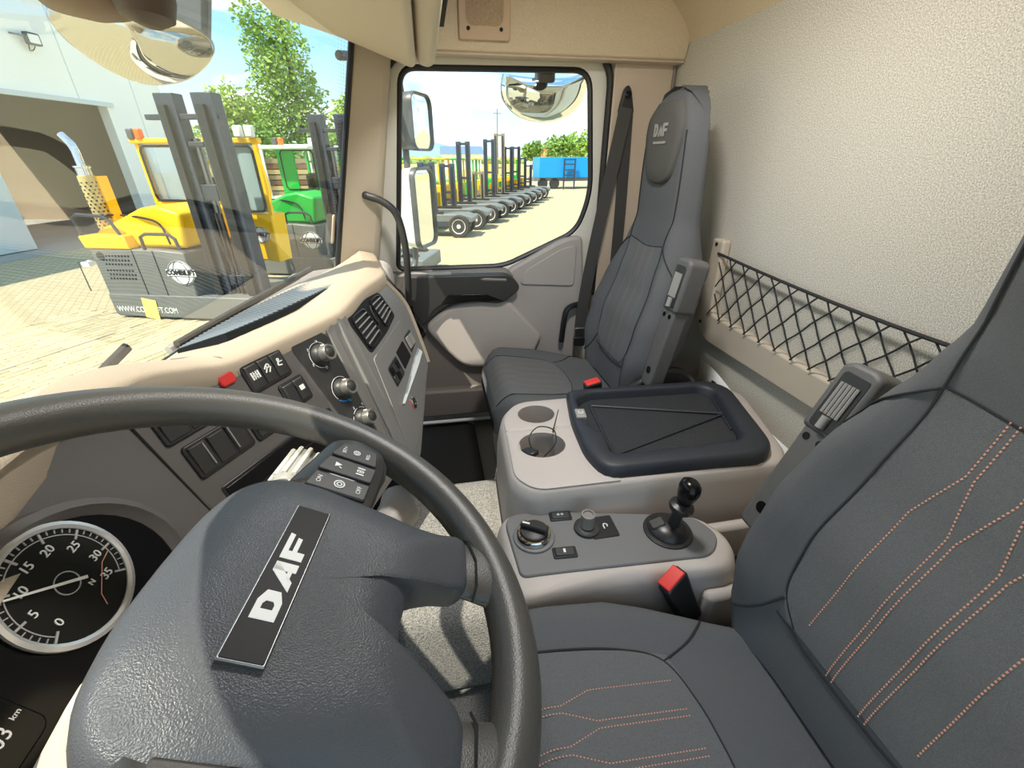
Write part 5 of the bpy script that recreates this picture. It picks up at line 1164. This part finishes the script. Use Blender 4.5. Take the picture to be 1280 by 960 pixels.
    if mast:
        for xa, xb in ((1.62, 1.88), (2.12, 2.40)):
            r_ = MB().loft([[(xa, .16, z), (xb, .16, z), (xb, .34, z), (xa, .34, z)] for z in (.10, 2.88)]).build('mast_rail', 'mast_grey', t_, bevel=.01)
            MB().box((xa + .07, .10, .15), (xb - .10, .17, 2.75)).build('rail_channel', 'black_plastic', r_)
        for za, zb in ((.52, .66), (1.66, 1.86), (2.30, 2.36), (2.60, 2.66)): MB().box((1.80 if za < 2.5 else 1.40, .18, za), (2.10 if za < 2.5 else 2.42, .28, zb)).build('cross_bar', 'mast_grey', t_, bevel=.008)
        for x in (1.88, 1.95, 2.02): MB().tube([(x, .22, .3), (x, .22, 1.5)], .022, 6).build('lift_chain', 'panel_dark', t_)
        MB().tube([(1.92, .30, .2), (1.92, .30, 2.4)], .05, 10).build('lift_ram', 'steel_dull', t_)
        MB().tube(spline([(1.90, .12, 1.66), (1.98, .08, 1.2), (2.06, .1, .8), (2.0, .14, .5)], 5), .02, 6).build('hose', 'black_plastic', t_)
    for x, y, r_ in ((.55, 1.0, .30), (3.2, .35, .24), (3.2, 1.0, .24)):
        w = MB(Matrix.Translation((x, y, r_)) @ Matrix.Rotation(R(90), 4, 'X')).lathe([(r_ * .55, -.10), (r_ * .93, -.11), (r_, -.07), (r_, .07), (r_ * .93, .11), (r_ * .55, .10)], 22).build('tyre', 'tyre', t_)
        MB(Matrix.Translation((x, y, r_)) @ Matrix.Rotation(R(90), 4, 'X')).lathe([(r_ * .56, -.09), (r_ * .5, .06), (.02, .09)], 18).build('wheel_disc', 'wheel_rim', w)
    t_.location = loc; t_.rotation_euler = (0, 0, rz)
    return t_
FR = math.atan2(-.292, .956)
def fl_loc(x, y): return (-4.8 + .956 * x + .292 * y, 7.3 - .292 * x + .956 * y, GZ)
sideloader('yellow and grey sideloader forklift with chrome exhaust and web address on its chassis', 'truck_yellow', fl_loc(0, 0), FR, web=True)
sideloader('bright green forklift with white cab roof beyond the yellow one', 'truck_green', (-3.60, 9.90, GZ), FR, roof='clad_white')
# flatbed with boards between the yellow and the green forklift
tl_ = thing('timber_lorry', 'flatbed lorry stacked with brown boards behind the green forklift', 'lorry', (-5.2, 17.5, GZ))
MB().box((-6.6, 16.6, GZ + .9), (-3.6, 18.4, GZ + 1.1)).build('bed', 'clad_white', tl_)
for i in range(7):
    MB().box((-6.5 + .03 * (i % 3), 16.7, GZ + 1.1 + .16 * i), (-3.7, 18.3, GZ + 1.1 + .16 * i + .13)).build('board', ['mast_tan', 'guard_tan', 'rust_post'][i % 3], tl_, smooth=0)
for x in (-6.6, -5.1, -3.7): MB().box((x, 16.55, GZ + .9), (x + .1, 16.65, GZ + 2.6)).build('stake', 'clad_white', tl_)
for x in (-6.0, -4.3): MB(Matrix.Translation((x, 16.8, GZ + .45)) @ Matrix.Rotation(R(90), 4, 'X')).lathe([(.2, -.1), (.44, -.12), (.45, 0), (.44, .12), (.2, .1)], 18).build('wheel', 'tyre', tl_)
# ------------------------------------------------------------------ parked row beyond the passenger door
def row_truck(label, i, loc, rz, h, body, second, mast_m='mast_grey', rail=.34):
    t_ = thing('parked_forklift', label, 'forklift', (0, 0, 0), None)
    ch = MB(); ch.prism(rpoly([(-3.4, .40), (-3.4, .66), (.25, .66), (.55, .58), (.55, .46), (.3, .40)], .04), -.45, .45, frame((0, 0, 0), (1, 0, 0), (0, 0, 1)))
    ch.build('chassis', 'chassis_grey', t_, bevel=.02)
    MB().box((-3.2, -.46, .30), (-.1, -.40, .46)).build('side_rail', 'mast_grey', t_)
    for x, y in ((.12, -.5), (.12, .5), (-2.6, -.35)):
        Tw = Matrix.Translation((x, y, .33)) @ Matrix.Rotation(R(90), 4, 'X')
        w = MB(Tw).lathe([(.17, -.10), (.30, -.12), (.33, -.08), (.33, .08), (.30, .12), (.17, .10)], 20).build('wheel', 'tyre', t_)
        MB(Tw).lathe([(.215, -.06), (.215, .122), (.19, .10), (.07, .08), (.06, .12), (.01, .125)], 16).build('wheel_disc', 'wheel_rim', w)
    for x in (-1.05, -1.05 + rail):
        MB().box((x - .08, -.25, .45), (x + .08, -.05, h)).build('mast_rail', mast_m, t_, bevel=.015)
        MB().box((x - .03, -.28, .5), (x + .03, -.24, h - .1)).build('rail_channel', 'black_plastic', t_)
    for z in (.9, h * .55, h - .12): MB().box((-1.13, -.2, z), (-.97 + rail, -.1, z + .08)).build('cross_bar', mast_m, t_)
    MB().box((-1.5, -.42, .66), (-.4, -.30, .74)).build('fork_carriage', 'panel_dark', t_)
    x0, x1 = -2.5, -1.55
    cab = MB().box((x0, -.42, .66), (x1, .42, 1.32)).build('cab_body', body, t_, bevel=.05)
    for x in (x0, x1 - .06):
        for y in (-.42, .36): MB().box((x, y, 1.3), (x + .06, y + .06, 2.15)).build('cab_post', body, cab)
    MB().box((x0 - .04, -.46, 2.15), (x1 + .04, .46, 2.22)).build('cab_roof', second, cab, bevel=.02)
    MB().box((x0 + .05, -.40, 1.32), (x1 - .05, -.39, 2.15)).build('cab_pane', 'side_glass', cab, smooth=0)
    MB().box((-3.4, -.44, .66), (-2.6, .44, 1.35)).build('counterweight', body if i % 3 else second, t_, bevel=.06)
    MB().box((-1.42, .0, .66), (-1.12, .3, 1.15)).build('hydraulic_tank', second, t_, bevel=.04)
    t_.location = loc; t_.rotation_euler = (0, 0, rz)
    return t_
rows_ = [(2.10, 'truck_yellow', 'truck_green', 'mast_grey', 'nearest parked forklift of the row, just behind the main mirror'),
         (2.05, 'truck_green', 'truck_yellow', 'mast_grey', 'green parked forklift second in the row from the main mirror'),
         (2.75, 'truck_yellow', 'truck_yellow', 'mast_grey', 'third parked forklift of the row, yellow with high twin mast'),
         (1.75, 'truck_yellow', 'truck_green', 'mast_tan', 'fourth parked forklift of the row, short tan mast'),
         (2.95, 'truck_green', 'truck_yellow', 'mast_grey', 'fifth parked forklift of the row, green body and tall slim mast'),
         (3.25, 'truck_yellow', 'truck_yellow', 'mast_tan', 'sixth parked forklift of the row, tallest tan mast'),
         (2.75, 'truck_green', 'truck_green', 'mast_grey', 'seventh parked forklift of the row, all green with grey mast'),
         (2.80, 'truck_yellow', 'truck_yellow', 'mast_grey', 'eighth parked forklift of the row, yellow beside the all-green one'),
         (2.30, 'truck_yellow', 'truck_yellow', 'mast_grey', 'ninth parked forklift of the row, low yellow truck near the blue trailer'),
         (1.9, 'truck_green', 'truck_yellow', 'mast_grey', 'last parked forklift of the row, right before the blue trailer')]
P0 = Vector((.95, 14.6, GZ)); PDir = Vector((.40, .917, 0))
for i, (h, b_, s_, mm, lb) in enumerate(rows_):
    row_truck(lb, i, P0 + PDir * (1.75 * i), R(-16), h, b_, s_, mm)
# blue trailer closing the row
bt_ = thing('box_trailer', 'bright blue box trailer with ladder frame closing the row of forklifts', 'trailer', (12, 38.5, GZ))
MB().box((9.25, 38, GZ + .85), (17.0, 40.5, GZ + 2.36)).build('trailer_box', mat('trailer_blue', (10, 150, 226), .5), bt_, bevel=.03)
MB().box((8.8, 38.1, GZ + .6), (17.0, 40.4, GZ + .85)).build('trailer_frame', 'chassis_grey', bt_)
for x in (9.6, 10.6, 14.5): MB(Matrix.Translation((x, 38.2, GZ + .42)) @ Matrix.Rotation(R(90), 4, 'X')).lathe([(.2, -.1), (.41, -.13), (.42, 0), (.41, .13), (.2, .1)], 18).build('wheel', 'tyre', bt_)
for x in (11.2, 12.1): MB().box((x, 37.6, GZ), (x + .10, 37.72, GZ + 2.25)).build('ladder_rail', 'mast_grey', bt_)
for z in (.6, 1.0, 1.4, 1.8, 2.14): MB().box((11.2, 37.62, GZ + z), (12.2, 37.7, GZ + z + .09)).build('ladder_rung', 'mast_grey', bt_)
# ------------------------------------------------------------------ trees
leafm = [mat('leaf_a', (150, 182, 84), .8), mat('leaf_b', (172, 196, 96), .8), mat('leaf_c', (128, 164, 78), .8)]
for lm in leafm: lm.node_tree.nodes['Principled BSDF'].inputs['Subsurface Weight'].default_value = 0
barkm = mat('bark', (112, 100, 84), .9, bump=(20, .8))
def tree(label, loc, h, crown, n, m, seed, trunk=.22, lean=0, size=.34, group=None):
    rg = random.Random(seed); loc = Vector(loc); t_ = thing('leafy_tree', label, 'tree', loc, group)
    tr = MB(); top = loc + Vector((lean, 0, h * .92)); tr.tube(spline([loc, loc.lerp(top, .4) + Vector((.15, .1, 0)), top], 5), [trunk * (1 - .085 * i) for i in range(11)], 8)
    lv = MB(); blobs = []
    for (cx, cz, r, rz_) in crown:
        c = loc + Vector((cx, rg.uniform(-.6, .6), cz)); st = loc.lerp(top, min(.95, max(.15, (cz - rz_ * .8) / h)))
        tr.tube([st, st.lerp(c, .6) + Vector((0, 0, .3)), c], [trunk * .35, trunk * .2, .03], 5); blobs.append((c, r, rz_))
    tot = sum(b[1] ** 2 * b[2] for b in blobs)
    for c, r, rz_ in blobs:
        for k in range(int(n * r * r * rz_ / tot)):
            d = Vector((rg.gauss(0, 1), rg.gauss(0, 1), rg.gauss(0, 1))).normalized(); q = rg.random() ** .45 * (1 + .18 * math.sin(d.x * 7 + c.x) * math.sin(d.z * 9 + seed))
            p = c + Vector((d.x * r * q, d.y * r * q, d.z * rz_ * q)); s = size * rg.uniform(.55, 1.2)
            u = Vector((rg.gauss(0, 1), rg.gauss(0, 1), rg.gauss(0, .6))).normalized(); w = u.orthogonal().normalized(); w = (w * math.cos(rg.random() * 6) + u.cross(w) * math.sin(rg.random() * 6))
            lv.add([p - u * s, p + w * s * .45, p + u * s, p - w * s * .45], [(0, 1, 2, 3)])
    tr.build('trunk', barkm, t_); lv.build('foliage', m, t_, smooth=0, kind='stuff')
    return t_
tree('tall slender poplar standing highest behind the forklifts', (-7.9, 34.5, GZ), 11.6, [(-1.2, 3.2, 1.7, 2.2), (.9, 2.8, 1.6, 2.0), (-.9, 5.6, 1.6, 2.2), (.7, 5.4, 1.5, 2.2), (-1.1, 7.9, 1.3, 2.0), (.4, 7.8, 1.4, 2.2), (-1.3, 9.4, .9, 1.5), (.1, 10.0, .9, 1.7)], 9000, leafm[0], 3, .28, .2, .17)
tree('broad bushy tree left of the poplar behind the yellow mast', (-11.6, 35.0, GZ), 6.6, [(-1.2, 3.0, 1.9, 2.0), (.9, 2.4, 1.9, 2.0), (-.4, 5.0, 1.6, 1.5), (.9, 4.6, 1.3, 1.4)], 7000, leafm[1], 5, .25, 0, .18)
tree('round light green tree right of the poplar by the pillar', (-4.3, 33.5, GZ), 5.9, [(-.6, 2.6, 1.5, 1.9), (.9, 3.2, 1.5, 1.8), (.2, 4.6, 1.4, 1.3)], 6000, leafm[1], 8, .2, 0, .17)
tree('low dense tree filling the gap between poplar and bushy tree', (-9.7, 32.0, GZ), 4.2, [(-.8, 2.0, 1.5, 1.4), (.9, 2.2, 1.5, 1.5), (0, 3.2, 1.2, 1.0)], 5000, leafm[2], 11, .2, 0, .17)
tree('low dense tree at the poplar foot behind the green forklift', (-5.9, 31.0, GZ), 4.0, [(-.8, 1.8, 1.4, 1.4), (.8, 2.0, 1.4, 1.4), (0, 2.9, 1.2, 1.0)], 4500, leafm[2], 12, .2, 0, .16)
tree('small far tree peeping over the blue trailer', (31.5, 110, GZ), 8, [(-1.5, 4.5, 2.4, 2.6), (1.6, 5.0, 2.2, 2.4)], 1500, leafm[2], 21, .3, 0, .5)
tree('far leafy tree above the trailer end at the window edge', (37.5, 112, GZ), 9, [(-2.2, 4.6, 3.0, 3.2), (1.6, 5.2, 3.0, 3.4), (5.0, 4.8, 3.0, 3.2)], 2600, leafm[0], 22, .3, 0, .5)
tree('darker far tree beside the red roofed house', (27.0, 118, GZ), 7, [(-1.0, 3.8, 1.9, 2.0), (1.0, 4.4, 1.7, 2.2)], 1200, leafm[2], 23, .3, 0, .5)
# distance: hills, barn, house, poles
hl = MB(); rows = []
for j, y in enumerate((900, 1100, 1400)):
    rows.append([(x, y, -6 + (8 + 42 * math.exp(-((x + 40) / 130) ** 2) + 30 * math.exp(-((x + 330) / 160) ** 2) + 7 * noise.noise((x * .01, j, 0))) * (0, 1, .2)[j]) for x in range(-900, 1300, 40)])
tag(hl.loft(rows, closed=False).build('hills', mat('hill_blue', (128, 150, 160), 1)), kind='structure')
hd_ = MB(); rg = random.Random(4)
for k in range(60):
    x = -30 + 3.2 * k + rg.uniform(-1, 1); hd_.ell((x, 300 + rg.uniform(-6, 6), GZ + 1.2), (3.2, 2, rg.uniform(1.5, 3.6)), 8, 5)
tag(hd_.build('hedge_line', leafm[2]), 'far dark green hedge line along the edge of the yellow field', 'hedge', kind='stuff')
bn_ = thing('barn', 'far grey barn with a solar roof above the row of forklifts', 'building', (8.5, 120, GZ))
MB().box((4.8, 118, GZ), (14.0, 126, GZ + 3.6)).build('wall', 'clad_white', bn_)
MB().prism([(-.5, 3.4), (4, 5.2), (8.6, 3.4)], 0, 10.4, Matrix(((0, 0, 1, 4.3), (1, 0, 0, 117.8), (0, 1, 0, GZ), (0, 0, 0, 1)))).build('roof', mat('solar_blue', (96, 122, 150), .4), bn_)
ho_ = thing('farm_house', 'far white house with red tiled roof beyond the blue trailer', 'building', (36, 140, GZ))
MB().box((31, 140, GZ), (38, 146, GZ + 3.2)).build('wall', 'clad_white', ho_)
MB(Matrix(((0, 0, 1, 30.6), (1, 0, 0, 139.6), (0, 1, 0, GZ), (0, 0, 0, 1)))).prism([(-.3, 3.0), (3.4, 5.4), (7, 3.0)], 0, 7.8).build('roof', mat('roof_red', (190, 92, 66), .8), ho_)
for x, y, h, lb in ((9.2, 60, 7.6, 'thin far mast pole rising behind the middle of the forklift row'), (41, 130, 8.5, 'thin far lamp post between the trees past the trailer')):
    p_ = thing('utility_pole', lb, 'pole', (x, y, GZ)); MB().tube([(x, y, GZ), (x, y, GZ + h)], [.09, .05], 8).build('pole', 'steel_dull', p_); MB().box((x - .5, y - .04, GZ + h * .93), (x + .5, y + .04, GZ + h * .93 + .08)).build('crossarm', 'steel_dull', p_)
# thin wire stand on the paving by the doorway
ws = thing('wire_stand', 'thin bent wire stand on the paving left of the yellow forklift', 'stand', (-6.1, 9.2, GZ))
MB().tube([(-6.25, 9.1, GZ), (-6.25, 9.1, GZ + .52), (-5.95, 9.45, GZ + .52), (-5.95, 9.45, GZ)], .012, 5).build('wire', 'steel_dull', ws)
MB().box((-6.22, 9.1, GZ + .44), (-6.1, 9.3, GZ + .52)).build('clip', 'white_mark', ws)
